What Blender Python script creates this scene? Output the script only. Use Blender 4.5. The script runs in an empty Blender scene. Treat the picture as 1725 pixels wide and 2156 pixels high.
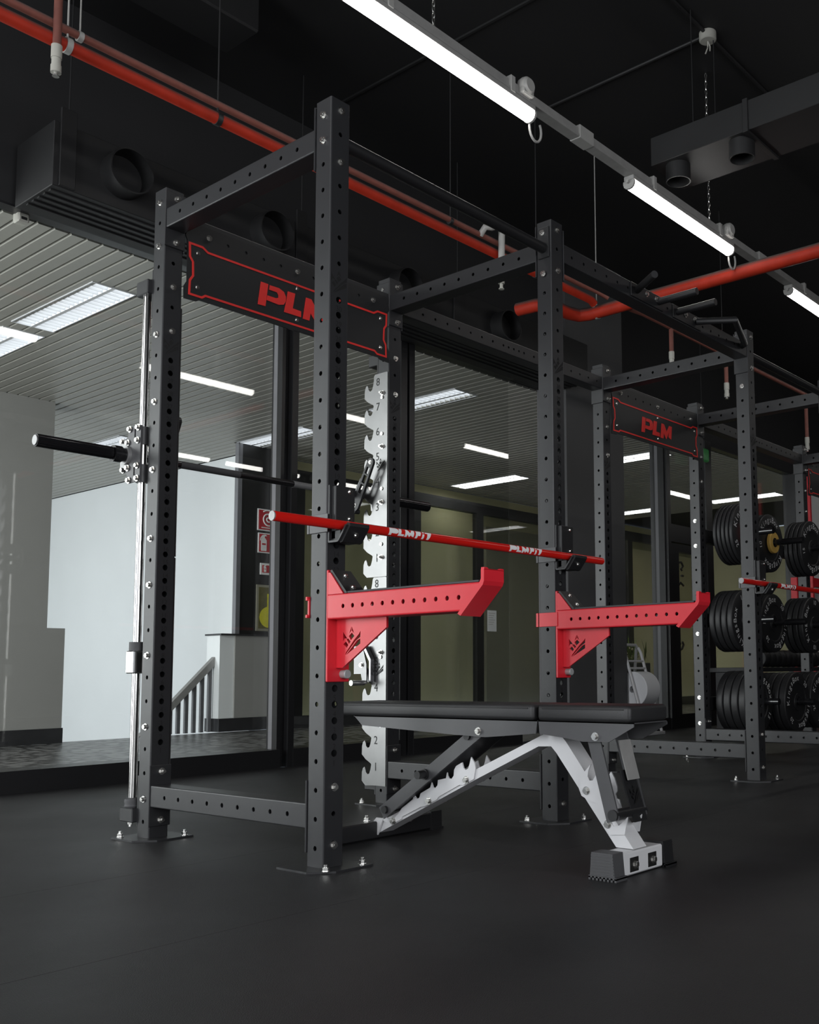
import bpy, bmesh, math, random
from mathutils import Vector, Matrix
random.seed(7)
S = bpy.context.scene
COL = S.collection
PI = math.pi

# ------------------------------------------------------------------ camera
cam = bpy.data.cameras.new('camera')
camo = bpy.data.objects.new('camera', cam)
COL.objects.link(camo)
YAW, PITCH, ROLL = 0.9078, 0.0964, -0.0105
fl = Vector((math.sin(YAW), math.cos(YAW), 0)); rt = Vector((math.cos(YAW), -math.sin(YAW), 0)); zu = Vector((0, 0, 1))
fw = fl*math.cos(PITCH) + zu*math.sin(PITCH); up = -fl*math.sin(PITCH) + zu*math.cos(PITCH)
r2 = rt*math.cos(ROLL) + up*math.sin(ROLL); u2 = -rt*math.sin(ROLL) + up*math.cos(ROLL)
camo.matrix_world = Matrix((( r2.x, u2.x, -fw.x, -1.9899), (r2.y, u2.y, -fw.y, -2.4351), (r2.z, u2.z, -fw.z, 0.5754), (0, 0, 0, 1)))
cam.sensor_fit = 'HORIZONTAL'; cam.sensor_width = 36.0
cam.lens = 2109.3*36/1725
cam.shift_x = (862.5-1166.1)/1725
cam.shift_y = (1210.5-1078.0)/1725
cam.clip_start = 0.05; cam.clip_end = 60
S.camera = camo

# ------------------------------------------------------------------ light and exposure
w = bpy.data.worlds.new('world'); S.world = w; w.use_nodes = True
w.node_tree.nodes['Background'].inputs[0].default_value = (0.75, 0.85, 1.0, 1)
w.node_tree.nodes['Background'].inputs[1].default_value = 0.6
S.view_settings.view_transform = 'Standard'; S.view_settings.look = 'None'
S.view_settings.exposure = 0.0; S.view_settings.gamma = 1.0
S.view_settings.use_curve_mapping = False

def area(name, loc, direction, sx, sy, power, color=(1, 1, 1), spread=180):
    l = bpy.data.lights.new(name, 'AREA'); l.shape = 'RECTANGLE'; l.size = sx; l.size_y = sy
    l.energy = power; l.color = color; l.spread = math.radians(spread)
    o = bpy.data.objects.new(name, l); COL.objects.link(o); o.location = loc
    o.rotation_euler = Vector(direction).to_track_quat('-Z', 'Z').to_euler()
    return o
# assumed daylight: area lights added out of view at left gym wall and stairwell
area('window_daylight', (-6.15, 0.2, 1.9), (1, 0, 0), 5.2, 2.2, 300, (0.96, 0.98, 1.0))  # assumed unseen window, brightens surfaces that face left
area('front_window_daylight', (-2.6, -6.2, 1.8), (0, 1, 0), 6.0, 2.2, 230, (0.97, 0.98, 1.0))  # added fill light out of view, brightens surfaces that face the front
area('stair_window_daylight', (-0.4, 9.6, 1.25), (1, -0.05, -0.05), 3.8, 2.0, 200, (0.93, 0.97, 1.0))  # assumed unseen stair window, brightens the white stairwell wall
area('corridor_window_daylight', (-2.9, 4.7, 1.55), (1, 0, 0), 3.2, 2.4, 280, (0.95, 0.98, 1.0))  # added fill light for slats and uprights, before the solid corridor end wall

# ------------------------------------------------------------------ materials
MATS = {}
def mat(name, col, rough=0.5, metal=0.0, var=0.0, vs=8.0, bump=0.0, bs=200.0, emit=0.0, coat=0.0, spec=0.5, rvar=0.0):
    m = bpy.data.materials.new(name); m.use_nodes = True; MATS[name] = m
    nt = m.node_tree; p = nt.nodes['Principled BSDF']
    c = (*col, 1)
    p.inputs['Base Color'].default_value = c; p.inputs['Roughness'].default_value = rough
    p.inputs['Metallic'].default_value = metal; p.inputs['Specular IOR Level'].default_value = spec
    p.inputs['Coat Weight'].default_value = coat
    tc = nt.nodes.new('ShaderNodeTexCoord')
    if var or rvar:
        n = nt.nodes.new('ShaderNodeTexNoise'); n.inputs['Scale'].default_value = vs; n.inputs['Detail'].default_value = 6
        nt.links.new(tc.outputs['Object'], n.inputs['Vector'])
        if var:
            r = nt.nodes.new('ShaderNodeMix'); r.data_type = 'RGBA'
            r.inputs[6].default_value = tuple(x*(1-var) for x in col)+(1,)
            r.inputs[7].default_value = tuple(min(1, x*(1+var)) for x in col)+(1,)
            nt.links.new(n.outputs['Fac'], r.inputs[0]); nt.links.new(r.outputs[2], p.inputs['Base Color'])
        if rvar:
            mr = nt.nodes.new('ShaderNodeMapRange'); mr.inputs[3].default_value = max(0, rough-rvar); mr.inputs[4].default_value = min(1, rough+rvar)
            nt.links.new(n.outputs['Fac'], mr.inputs[0]); nt.links.new(mr.outputs[0], p.inputs['Roughness'])
    if bump:
        b = nt.nodes.new('ShaderNodeTexNoise'); b.inputs['Scale'].default_value = bs; b.inputs['Detail'].default_value = 3
        nt.links.new(tc.outputs['Object'], b.inputs['Vector'])
        bn = nt.nodes.new('ShaderNodeBump'); bn.inputs['Strength'].default_value = bump; bn.inputs['Distance'].default_value = 0.004
        nt.links.new(b.outputs['Fac'], bn.inputs['Height']); nt.links.new(bn.outputs['Normal'], p.inputs['Normal'])
    if emit:
        p.inputs['Emission Color'].default_value = c; p.inputs['Emission Strength'].default_value = emit
    return m

M_STEEL = mat('anthracite_powder_coat', (0.019, 0.0192, 0.021), 0.42, 0, .12, 25, .05, 900)
M_BLACK = mat('black_powder_coat', (0.012, 0.012, 0.013), 0.45, 0, .1, 20, .05, 900)
M_GLOSSB = mat('gloss_black_steel', (0.008, 0.008, 0.009), 0.16, 0, .1, 20)
M_RUBB = mat('black_rubber', (0.011, 0.011, 0.012), 0.5, 0, .15, 30, .08, 500)
M_RIDGE = mat('grey_rubber', (0.055, 0.055, 0.058), 0.6, 0, .15, 30, .08, 500)
M_RED = mat('red_powder_coat', (0.62, 0.018, 0.03), 0.36, 0, .08, 20, .04, 900)
M_BARRED = mat('red_gloss_enamel', (0.60, 0.012, 0.008), 0.22, 0, .06, 20, coat=.4)
M_PRINT = mat('red_sign_paint', (0.60, 0.022, 0.018), 0.5, 0, .1, 40)
M_WHITEP = mat('white_print', (0.80, 0.80, 0.80), 0.5, 0, .03, 40)
M_GREYP = mat('grey_print', (0.60, 0.60, 0.60), 0.5, 0, .08, 60)
M_INK = mat('black_engraving', (0.004, 0.004, 0.004), 0.6, 0, .1, 40)
M_CHROME = mat('chrome', (0.82, 0.81, 0.79), 0.16, 1.0, .05, 30)
M_SATIN = mat('satin_steel_pin', (0.45, 0.45, 0.45), 0.4, .35, .05, 40)
M_DULL = mat('dull_steel_end', (0.30, 0.30, 0.30), 0.45, .6, .1, 60)
M_BENCH = mat('grey_bench_enamel', (0.062, 0.062, 0.065), 0.42, 0, .1, 20)
M_ZINC = mat('zinc_bolt', (0.80, 0.79, 0.76), 0.24, 1.0, .06, 60)
M_BRUSH = mat('brushed_stainless', (0.20, 0.20, 0.20), 0.36, 1.0, .10, 14, .02, 60)
M_SHAFT = mat('dark_steel_shaft', (0.22, 0.22, 0.23), 0.25, 1.0, .1, 40)
M_FRAMEL = mat('light_grey_enamel', (0.60, 0.60, 0.61), 0.38, 0, .05, 10)
M_VINYL = mat('black_vinyl', (0.018, 0.018, 0.019), 0.5, 0, .1, 30, .12, 700)
M_ALU = mat('black_aluminium_frame', (0.011, 0.011, 0.012), 0.36, 0, .12, 15)
M_ALUL = mat('grey_aluminium_edge', (0.16, 0.16, 0.17), 0.38, 0, .1, 15)
M_DUCT = mat('black_duct_paint', (0.010, 0.010, 0.0105), 0.55, 0, .2, 6)
M_CEIL = mat('black_ceiling_paint', (0.008, 0.008, 0.0085), 0.7, 0, .25, 2)
M_WALLB = mat('black_wall_paint', (0.009, 0.009, 0.010), 0.7, 0, .25, 2)
M_COLUMN = mat('dark_grey_column_paint', (0.065, 0.065, 0.067), 0.6, 0, .12, 3)
def dusty(name, col, dust, lo, hi, rough):
    m = mat(name, col, rough, 0, .3, 14, spec=.2); nt = m.node_tree; p = nt.nodes['Principled BSDF']
    src = p.inputs['Base Color'].links[0].from_socket
    g = nt.nodes.new('ShaderNodeNewGeometry'); sx = nt.nodes.new('ShaderNodeSeparateXYZ'); mr = nt.nodes.new('ShaderNodeMapRange')
    mr.inputs[1].default_value = lo; mr.inputs[2].default_value = hi
    nt.links.new(g.outputs['True Normal'], sx.inputs[0]); nt.links.new(sx.outputs['Z'], mr.inputs[0])
    mx = nt.nodes.new('ShaderNodeMix'); mx.data_type = 'RGBA'; mx.inputs[7].default_value = (*dust, 1)
    nt.links.new(mr.outputs[0], mx.inputs[0]); nt.links.new(src, mx.inputs[6]); nt.links.new(mx.outputs[2], p.inputs['Base Color'])
    return m
# settled dust lies on the upward sides of the pipes
M_PIPER = dusty('red_pipe_paint', (0.30, 0.020, 0.008), (0.075, 0.055, 0.05), 0, .6, .6)
M_PIPEP = dusty('dusty_pink_pipe', (0.16, 0.055, 0.042), (0.11, 0.085, 0.08), -.1, .7, .6)
M_GREYPL = mat('grey_plastic', (0.33, 0.325, 0.31), 0.45, 0, .1, 20)
M_RAIL = mat('dusty_zinc_rail', (0.30, 0.295, 0.285), 0.5, 0.2, .2, 20)
M_RAILG = mat('grey_railing_paint', (0.10, 0.10, 0.105), 0.5, 0, .1, 10)
M_PALE = mat('pale_plastic', (0.34, 0.335, 0.30), 0.45, 0, .06, 20)
M_LED = mat('led_diffuser', (1, .975, .94), 0.5, emit=13)
M_WALLW = mat('white_plaster', (0.78, 0.80, 0.80), 0.75, 0, .04, 2)
M_WALLG = mat('warm_grey_plaster', (0.30, 0.295, 0.28), 0.7, 0, .05, 2)
M_SKIRT = mat('dark_stone_skirting', (0.03, 0.03, 0.032), 0.35, 0, .4, 12)
M_SLAT = mat('grey_metal_slat', (0.31, 0.305, 0.275), 0.42, 0.0, .06, 3)
M_VOID = mat('ceiling_void', (0.006, 0.006, 0.005), 0.8, 0, .2, 5)
M_WARM = mat('warm_led', (1.0, 0.88, 0.70), 0.5, emit=3.5)
M_LOUV = mat('louver_white', (0.62, 0.63, 0.65), 0.35, 0, .03, 20)
M_TUBE = mat('luminaire_panel', (0.93, 0.96, 1.0), 0.5, emit=2.8)
M_TUBEF = mat('luminaire_panel_far', (0.97, 0.97, 0.92), 0.5, emit=15.0)
M_OLIVE = mat('olive_wall', (0.46, 0.435, 0.26), 0.7, 0, .12, 1.5)
M_CREAM = mat('cream_panel', (0.78, 0.70, 0.46), 0.7, 0, .12, 2)
M_DARKP = mat('dark_panel', (0.018, 0.018, 0.018), 0.28, 0, .2, 5)
M_SIGNR = mat('sign_red', (0.42, 0.012, 0.02), 0.5, 0, .05, 20)
M_SIGNW = mat('sign_white', (0.75, 0.75, 0.74), 0.5, 0, .04, 20)
M_YELLOW = mat('poster_yellow', (0.62, 0.58, 0.015), 0.5, 0, .25, 14)
M_POSTER = mat('poster_dark', (0.10, 0.09, 0.02), 0.5, 0, .6, 14)
M_KHAKI = mat('poster_frame', (0.24, 0.23, 0.17), 0.5, 0, .1, 20)
M_PYELL = mat('yellow_plate', (0.55, 0.34, 0.08), 0.5, 0, .1, 20)
M_PAPER = mat('white_paper', (0.72, 0.73, 0.75), 0.8, 0, .03, 10)
M_WFRAME = mat('white_frame', (0.52, 0.52, 0.53), 0.4, 0, .05, 20)
M_LEAF = mat('leaf_green', (0.10, 0.13, 0.03), 0.6, 0, .4, 20)
M_LEAFD = mat('dry_flower', (0.45, 0.40, 0.25), 0.7, 0, .3, 20)
M_POT = mat('grey_planter', (0.10, 0.10, 0.085), 0.7, 0, .15, 8)
M_GREEN = mat('green_light', (0.02, 0.10, 0.03), 0.4, emit=.25)
M_LGREY = mat('light_grey_wall', (0.75, 0.75, 0.75), 0.75, 0, .05, 2)
M_GRAFF = mat('dark_lettering', (0.02, 0.018, 0.012), 0.6, 0, .1, 20)

def floor_material():
    m = mat('rubber_floor', (0.016, 0.016, 0.017), 0.42, 0, .35, 1.3, .35, 420)
    nt = m.node_tree; p = nt.nodes['Principled BSDF']
    tc = nt.nodes.new('ShaderNodeTexCoord')
    n = nt.nodes.new('ShaderNodeTexNoise'); n.inputs['Scale'].default_value = 1.1; n.inputs['Detail'].default_value = 5
    nt.links.new(tc.outputs['Object'], n.inputs['Vector'])
    mr = nt.nodes.new('ShaderNodeMapRange'); mr.inputs[1].default_value = .3; mr.inputs[2].default_value = .7
    mr.inputs[3].default_value = .40; mr.inputs[4].default_value = .54
    nt.links.new(n.outputs['Fac'], mr.inputs[0]); nt.links.new(mr.outputs[0], p.inputs['Roughness'])
    return m
M_FLOOR = floor_material()

def corridor_floor_material():
    m = mat('patterned_stone_floor', (0.15, 0.15, 0.15), 0.34, spec=.35)
    nt = m.node_tree; p = nt.nodes['Principled BSDF']
    tc = nt.nodes.new('ShaderNodeTexCoord')
    v = nt.nodes.new('ShaderNodeTexVoronoi'); v.inputs['Scale'].default_value = 7; v.feature = 'DISTANCE_TO_EDGE'
    nt.links.new(tc.outputs['Object'], v.inputs['Vector'])
    wv = nt.nodes.new('ShaderNodeTexNoise'); wv.inputs['Scale'].default_value = 30
    nt.links.new(tc.outputs['Object'], wv.inputs['Vector'])
    ad = nt.nodes.new('ShaderNodeMath'); ad.operation = 'MULTIPLY'
    nt.links.new(v.outputs['Distance'], ad.inputs[0]); nt.links.new(wv.outputs['Fac'], ad.inputs[1])
    cr = nt.nodes.new('ShaderNodeValToRGB')
    cr.color_ramp.elements[0].position = .03; cr.color_ramp.elements[0].color = (0.018, 0.018, 0.018, 1)
    cr.color_ramp.elements[1].position = .10; cr.color_ramp.elements[1].color = (0.20, 0.20, 0.196, 1)
    nt.links.new(ad.outputs[0], cr.inputs[0]); nt.links.new(cr.outputs[0], p.inputs['Base Color'])
    return m
M_CFLOOR = corridor_floor_material()

def glass_material(name, tint, refl=1.0):
    m = bpy.data.materials.new(name); m.use_nodes = True; nt = m.node_tree; nt.nodes.clear()
    o = nt.nodes.new('ShaderNodeOutputMaterial'); t = nt.nodes.new('ShaderNodeBsdfTransparent'); g = nt.nodes.new('ShaderNodeBsdfGlossy')
    t.inputs[0].default_value = (*tint, 1); g.inputs['Roughness'].default_value = 0.01; g.inputs[0].default_value = (1, 1, 1, 1)
    f = nt.nodes.new('ShaderNodeLayerWeight'); f.inputs[0].default_value = 0.5      # Facing = 1 - cos
    p5 = nt.nodes.new('ShaderNodeMath'); p5.operation = 'POWER'; p5.inputs[1].default_value = 5
    k = nt.nodes.new('ShaderNodeMath'); k.operation = 'MULTIPLY_ADD'; k.inputs[1].default_value = 0.96*refl; k.inputs[2].default_value = 0.04*refl
    nt.links.new(f.outputs['Facing'], p5.inputs[0]); nt.links.new(p5.outputs[0], k.inputs[0])
    x = nt.nodes.new('ShaderNodeMixShader')
    nt.links.new(k.outputs[0], x.inputs[0]); nt.links.new(t.outputs[0], x.inputs[1]); nt.links.new(g.outputs[0], x.inputs[2])
    nt.links.new(x.outputs[0], o.inputs[0])
    return m
M_GLASS = glass_material('window_glass', (0.93, 0.94, 0.93))

# ------------------------------------------------------------------ mesh helpers
ORIG = {}          # object name -> world origin of its local frame
class B:
    def __init__(s): s.bm = bmesh.new()
    def box(s, x0, x1, y0, y1, z0, z1, bev=0.0, seg=1):
        r = bmesh.ops.create_cube(s.bm, size=1.0); vs = r['verts']
        for v in vs:
            v.co = Vector(((x0+x1)/2+v.co.x*(x1-x0), (y0+y1)/2+v.co.y*(y1-y0), (z0+z1)/2+v.co.z*(z1-z0)))
        if bev:
            es = list({e for v in vs for e in v.link_edges})
            bmesh.ops.bevel(s.bm, geom=es, offset=bev, segments=seg, affect='EDGES', profile=.5)
        return s
    def cyl(s, p0, p1, r, seg=16, r2=None, caps=True):
        p0, p1 = Vector(p0), Vector(p1); d = p1-p0
        q = d.to_track_quat('Z', 'Y').to_matrix().to_4x4(); q.translation = (p0+p1)/2
        bmesh.ops.create_cone(s.bm, cap_ends=caps, segments=seg, radius1=r, radius2=r if r2 is None else r2, depth=d.length, matrix=q)
        return s
    def path(s, pts, r, seg=8, closed=False):
        pts = [Vector(p) for p in pts]; n = len(pts); rings = []; ref = None
        for i, p in enumerate(pts):
            a = pts[max(i-1, 0)]; b = pts[min(i+1, n-1)]
            if closed: a = pts[i-1]; b = pts[(i+1) % n]
            t = (b-a).normalized()
            if ref is None: ref = Vector((0, 0, 1)) if abs(t.z) < .9 else Vector((1, 0, 0))
            u = (ref - t*ref.dot(t)).normalized(); v = t.cross(u); ref = u
            rings.append([s.bm.verts.new(p+(u*math.cos(2*PI*k/seg)+v*math.sin(2*PI*k/seg))*r) for k in range(seg)])
        m = n if closed else n-1
        for i in range(m):
            A, Bq = rings[i], rings[(i+1) % n]
            for k in range(seg): s.bm.faces.new((A[k], A[(k+1) % seg], Bq[(k+1) % seg], Bq[k]))
        if not closed:
            s.bm.faces.new(list(reversed(rings[0]))); s.bm.faces.new(rings[-1])
        return s
    def prism(s, poly, axis, a0, a1, holes=()):
        """poly: 2-D points; axis 'x': (y,z), 'y': (x,z), 'z': (x,y); extruded from a0 to a1"""
        def P(u, v, a):
            return Vector((a, u, v)) if axis == 'x' else Vector((u, a, v)) if axis == 'y' else Vector((u, v, a))
        loops = [list(poly)]+[list(h) for h in holes]
        top, bot, edges = [], [], []
        for L in loops:
            t = [s.bm.verts.new(P(u, v, a1)) for u, v in L]; b = [s.bm.verts.new(P(u, v, a0)) for u, v in L]
            top.append(t); bot.append(b)
        for rows in (top, bot):
            es = []
            for t in rows:
                for i in range(len(t)): es.append(s.bm.edges.new((t[i], t[(i+1) % len(t)])))
            if holes:
                bmesh.ops.triangle_fill(s.bm, use_beauty=True, use_dissolve=False, edges=es)
            else: s.bm.faces.new(rows[0])
        for t, b in zip(top, bot):
            n = len(t)
            for i in range(n): s.bm.faces.new((t[i], t[(i+1) % n], b[(i+1) % n], b[i]))
        bmesh.ops.recalc_face_normals(s.bm, faces=s.bm.faces)
        return s
    def lathe(s, prof, seg, mtx=None, closed=False):
        rings = []
        for r, z in prof:
            rings.append([s.bm.verts.new((r*math.cos(2*PI*k/seg), r*math.sin(2*PI*k/seg), z)) for k in range(seg)])
        n = len(rings)
        for i in range(n if closed else n-1):
            A, Bq = rings[i], rings[(i+1) % n]
            for k in range(seg): s.bm.faces.new((A[k], A[(k+1) % seg], Bq[(k+1) % seg], Bq[k]))
        if mtx is not None:
            vs = [v for R in rings for v in R]
            bmesh.ops.transform(s.bm, matrix=mtx, verts=vs)
        return s
    def mesh(s, name, m, smooth=False, angle=35):
        bmesh.ops.recalc_face_normals(s.bm, faces=s.bm.faces)
        me = bpy.data.meshes.new(name)
        if smooth:
            for f in s.bm.faces: f.smooth = True
            for e in s.bm.edges:
                if len(e.link_faces) == 2 and e.calc_face_angle(0) > math.radians(angle): e.smooth = False
        s.bm.to_mesh(me); s.bm.free(); me.materials.append(m)
        return me
    def build(s, name, m, parent=None, smooth=True, angle=35):
        if parent is not None:
            o = ORIG[parent.name]
            bmesh.ops.translate(s.bm, vec=-o, verts=s.bm.verts)
        me = s.mesh(name, m, smooth, angle)
        ob = bpy.data.objects.new(name, me); COL.objects.link(ob)
        if parent is not None:
            ob.parent = parent; ORIG[ob.name] = ORIG[parent.name]
        else: ORIG[ob.name] = Vector((0, 0, 0))
        return ob
def tag(o, label=None, cat=None, group=None, kind=None):
    if label: o['label'] = label
    if cat: o['category'] = cat
    if group: o['group'] = group
    if kind: o['kind'] = kind
    return o
def thing(name, loc, label, cat, group=None):
    o = bpy.data.objects.new(name, None); COL.objects.link(o); o.location = loc; o.empty_display_size = .1
    ORIG[o.name] = Vector(loc)
    return tag(o, label, cat, group)
def inst(name, me, parent, loc, rot=(0, 0, 0)):
    o = bpy.data.objects.new(name, me); COL.objects.link(o)
    if parent is not None: o.parent = parent; o.location = Vector(loc)-ORIG[parent.name]
    else: o.location = loc
    o.rotation_euler = rot; ORIG[o.name] = Vector(loc)
    return o
def copy_tree(src, loc, label=None, rot=None):
    def cp(o, par):
        c = o.copy(); COL.objects.link(c); c.parent = par
        for ch in o.children: cp(ch, c)
        return c
    r = cp(src, None); r.location = loc
    if rot: r.rotation_euler = rot
    if label: r['label'] = label
    ORIG[r.name] = Vector(loc)
    return r
def struct(name, bm, m, parent=None, smooth=False):
    o = bm.build(name, m, parent, smooth)
    if parent is None: o['kind'] = 'structure'
    return o
RX = (0, -PI/2, 0); RY = (PI/2, 0, 0); RPX = (0, PI/2, 0); RPY = (-PI/2, 0, 0)   # local +Z towards -X, -Y, +X, +Y

def punched(bm, L, wx, wy, holes, rc=.004, t=.004, caps=True, N=14):
    """square tube along +Z from 0 to L; holes: {'-x':[(z,r)..],...}"""
    hx, hy = wx/2, wy/2
    def side(key):
        half = (hy if 'x' in key else hx)-rc
        n = {'-x': Vector((-1, 0, 0)), '+x': Vector((1, 0, 0)), '-y': Vector((0, -1, 0)), '+y': Vector((0, 1, 0))}[key]
        d = hx if 'x' in key else hy
        tg = Vector((0, 0, 1)).cross(n)
        return n, tg, d, half
    def q(a): bm.faces.new([bm.verts.new(p) for p in a])
    for key in ('-x', '+x', '-y', '+y'):
        n, tg, d, half = side(key)
        P = lambda a, z: n*d+tg*a+Vector((0, 0, z))
        hs = sorted(holes.get(key, []))
        z = 0.0
        for i, (hz, r) in enumerate(hs):
            gp = min([hz-hs[i-1][0]] if i else [9])
            gn = hs[i+1][0]-hz if i+1 < len(hs) else 9
            s = min(half, gp/2, gn/2, hz-0.0, L-hz)
            s = min(s, .03)
            if hz-s > z+1e-6: q([P(-half, z), P(half, z), P(half, hz-s), P(-half, hz-s)])
            if s < half-1e-6:
                q([P(-half, hz-s), P(-s, hz-s), P(-s, hz+s), P(-half, hz+s)])
                q([P(s, hz-s), P(half, hz-s), P(half, hz+s), P(s, hz+s)])
            ang = [2*PI*k/16 for k in range(16)]
            inn = []; out = []; deep = []
            for a in ang:
                c, sn = math.cos(a), math.sin(a); m = s/max(abs(c), abs(sn))
                inn.append(bm.verts.new(P(r*c, hz+r*sn))); out.append(bm.verts.new(P(m*c, hz+m*sn)))
                deep.append(bm.verts.new(P(r*c, hz+r*sn)-n*t))
            for k in range(16):
                j = (k+1) % 16
                bm.faces.new((out[k], out[j], inn[j], inn[k]))
                bm.faces.new((inn[k], inn[j], deep[j], deep[k]))
            z = hz+s
        if z < L: q([P(-half, z), P(half, z), P(half, L), P(-half, L)])
    for sx, sy, a0 in ((1, 1, 0), (-1, 1, PI/2), (-1, -1, PI), (1, -1, 3*PI/2)):
        c = Vector((sx*(hx-rc), sy*(hy-rc), 0)); K = 3
        pts = [c+Vector((math.cos(a0+PI/2*k/K), math.sin(a0+PI/2*k/K), 0))*rc for k in range(K+1)]
        for k in range(K): q([pts[k], pts[k+1], pts[k+1]+Vector((0, 0, L)), pts[k]+Vector((0, 0, L))])
    if caps:
        for z in (0, L):
            c = [Vector((sx*(hx-.001), sy*(hy-.001), z)) for sx, sy in ((-1, -1), (1, -1), (1, 1), (-1, 1))]
            q(c)
TCACHE = {}
def text_mesh(txt, size, m, depth=0.0, align='CENTER'):
    k = (txt, size, m.name, depth)
    if k in TCACHE: return TCACHE[k]
    cu = bpy.data.curves.new('lettering', 'FONT'); cu.body = txt; cu.size = size; cu.align_x = align; cu.align_y = 'CENTER'
    cu.extrude = depth; cu.resolution_u = 3
    ob = bpy.data.objects.new('lettering', cu); COL.objects.link(ob)
    dg = bpy.context.evaluated_depsgraph_get()
    me = bpy.data.meshes.new_from_object(ob.evaluated_get(dg))
    bpy.data.objects.remove(ob); me.materials.clear(); me.materials.append(m); TCACHE[k] = me
    return me
def add_mesh(bm, me, mtx):
    n0 = len(bm.verts); bm.from_mesh(me); bm.verts.ensure_lookup_table()
    bmesh.ops.transform(bm, matrix=mtx, verts=bm.verts[n0:])
def mtx(loc, x, y):
    x = Vector(x); y = Vector(y); z = x.cross(y)
    return Matrix(((x.x, y.x, z.x, loc[0]), (x.y, y.y, z.y, loc[1]), (x.z, y.z, z.z, loc[2]), (0, 0, 0, 1)))

# crown mark: slivers in a unit box (u right, v up)
CROWN = [[(.48, 1), (.35, .74), (.48, .85)], [(.50, 1), (.50, .85), (.64, .75)], [(.50, .78), (.65, .66), (.45, .51), (.33, .66)],
         [(.0, .82), (.25, .57), (.09, .59), (.0, .48)], [(.20, .55), (.30, .58), (.44, .47), (.35, .38)], [(.02, .38), (.18, .48), (.30, .35), (.23, .25)],
         [(1.0, .83), (.98, .62), (.72, .48), (.14, 0), (.17, .09), (.63, .52), (.87, .70)], [(.98, .56), (.98, .38), (.18, .0), (.80, .50)]]
def crown_bm(bm, mt):
    for poly in CROWN:
        bm.faces.new([bm.verts.new(mt @ Vector((u, v, 0))) for u, v in poly])
GL = {  # stencil capitals in units of letter height
 'P': [[(0, 0), (.37, .02), (.49, 1), (.13, 1)], [(.56, .98), (1.03, .99), (1.28, .9), (1.38, .72), (1.38, .52), (1.28, .35), (1.03, .27), (.41, .30), (.45, .51), (.88, .51), (1.01, .57), (1.01, .69), (.93, .78), (.54, .78)]],
 'L': [[(1.48, .99), (1.86, 1), (1.74, .32), (2.18, .31), (2.18, .05), (1.31, .04)]],
 'M': [[(2.28, .02), (2.43, 1), (2.72, 1), (3.05, .55), (3.37, 1), (3.71, 1), (3.60, .11), (3.28, .21), (3.32, .55), (2.99, .04), (2.68, .37), (2.62, .02)]],
 'F': [[(3.83, 0), (3.98, 1), (4.75, 1), (4.72, .78), (4.28, .78), (4.25, .60), (4.6, .6), (4.57, .38), (4.22, .38), (4.16, 0)]],
 'I': [[(4.80, 0), (4.9, .66), (5.2, .66), (5.1, 0)], [(4.92, .8), (4.96, 1), (5.26, 1), (5.23, .8)]],
 'T': [[(5.35, .78), (5.38, 1), (6.35, 1), (6.32, .78), (6.0, .78), (5.9, 0), (5.57, 0), (5.68, .78)]]}

# ------------------------------------------------------------------ dimensions of the rig
P_ = .085; W = .075; H = W/2; D = .9526
XS = [0.0, 1.1245, 2.8299, 3.9528, 5.6558, 6.7803]
ZI = lambda i: (27+.642-i)*P_          # side hole heights
TOP = 2.4017; CZ = 2.280; BZ = .152
YB = 2.83; YG = 2.93                    # front of the window frames and plane of the glass

# ------------------------------------------------------------------ setting: gym shell
fb = B(); fb.box(-7, 14, -6.5, 2.80, -.12, -.012)
floor = struct('floor', fb, M_BLACK)
for y0, y1 in ((-6.5, -.4063), (-.4057, .3797), (.3803, 2.80)):
    bb = B(); bb.box(-7, 14, y0, y1, -.012, 0, .0006); bb.build('rubber_mat', M_FLOOR, floor)
struct('ceiling', B().box(-7, 14, -6.5, 2.95, 4.28, 4.6), M_CEIL)
lw = B()
lw.box(-6.5, -6.3, -6.5, -2.6, 0, 4.28).box(-6.5, -6.3, 3.0, 2.95+.1, 0, 4.28).box(-6.5, -6.3, -2.6, 3.0, 0, .6).box(-6.5, -6.3, -2.6, 3.0, 3.2, 4.28)  # window opening is assumed, behind the added daylight lamp
struct('wall_left', lw, M_LGREY)
struct('wall_front', B().box(-6.5, 14, -6.6, -6.5, 0, .6).box(-6.5, 14, -6.6, -6.5, 3.1, 4.28).box(.6, 14, -6.6, -6.5, .6, 3.1), M_WALLB)  # opening is added behind the front fill light, out of view
struct('wall_right', B().box(13.9, 14.1, -6.5, 2.95, 0, 4.28), M_WALLB)
wb = B()
wb.box(-6.5, 14, YB+.02, YB+.10, 3.03, 4.28)
struct('wall_back', wb, M_WALLB)
struct('wall_end', B().box(10.0, 13.9, YB-.02, YB+.02, 0, 3.03), M_LGREY)
struct('column', B().box(4.72, 5.59, 2.65, 2.97, 0, 4.28), M_COLUMN)
for x in (2.05, .75):
    struct('trim_1' if x > 1 else 'trim_2', B().box(x, x+.015, .75, 2.5, 4.268, 4.28), M_CEIL)

def window(n, x0, x1, z1=3.03, posts=(), left=True):
    t = B().box(x0, x1, YB-.035, YB+.14, 0, .112)                     # kick rail
    o = struct('window_%d' % n, t, M_ALU)
    B().box(x0, x1, YB+.02, YB+.10, z1-.012, z1+.0).build('head_rail', M_ALU, o, False)
    B().box(x0, x1, YG-.004, YG+.004, .105, z1).build('pane', M_GLASS, o, False)
    return o
wd = window(1, -6.3, 1.925)
window(2, 2.025, 2.945)
window(3, 3.07, 4.28)
window(4, 5.58, 6.55)
window(5, 7.42, 9.67)
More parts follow.
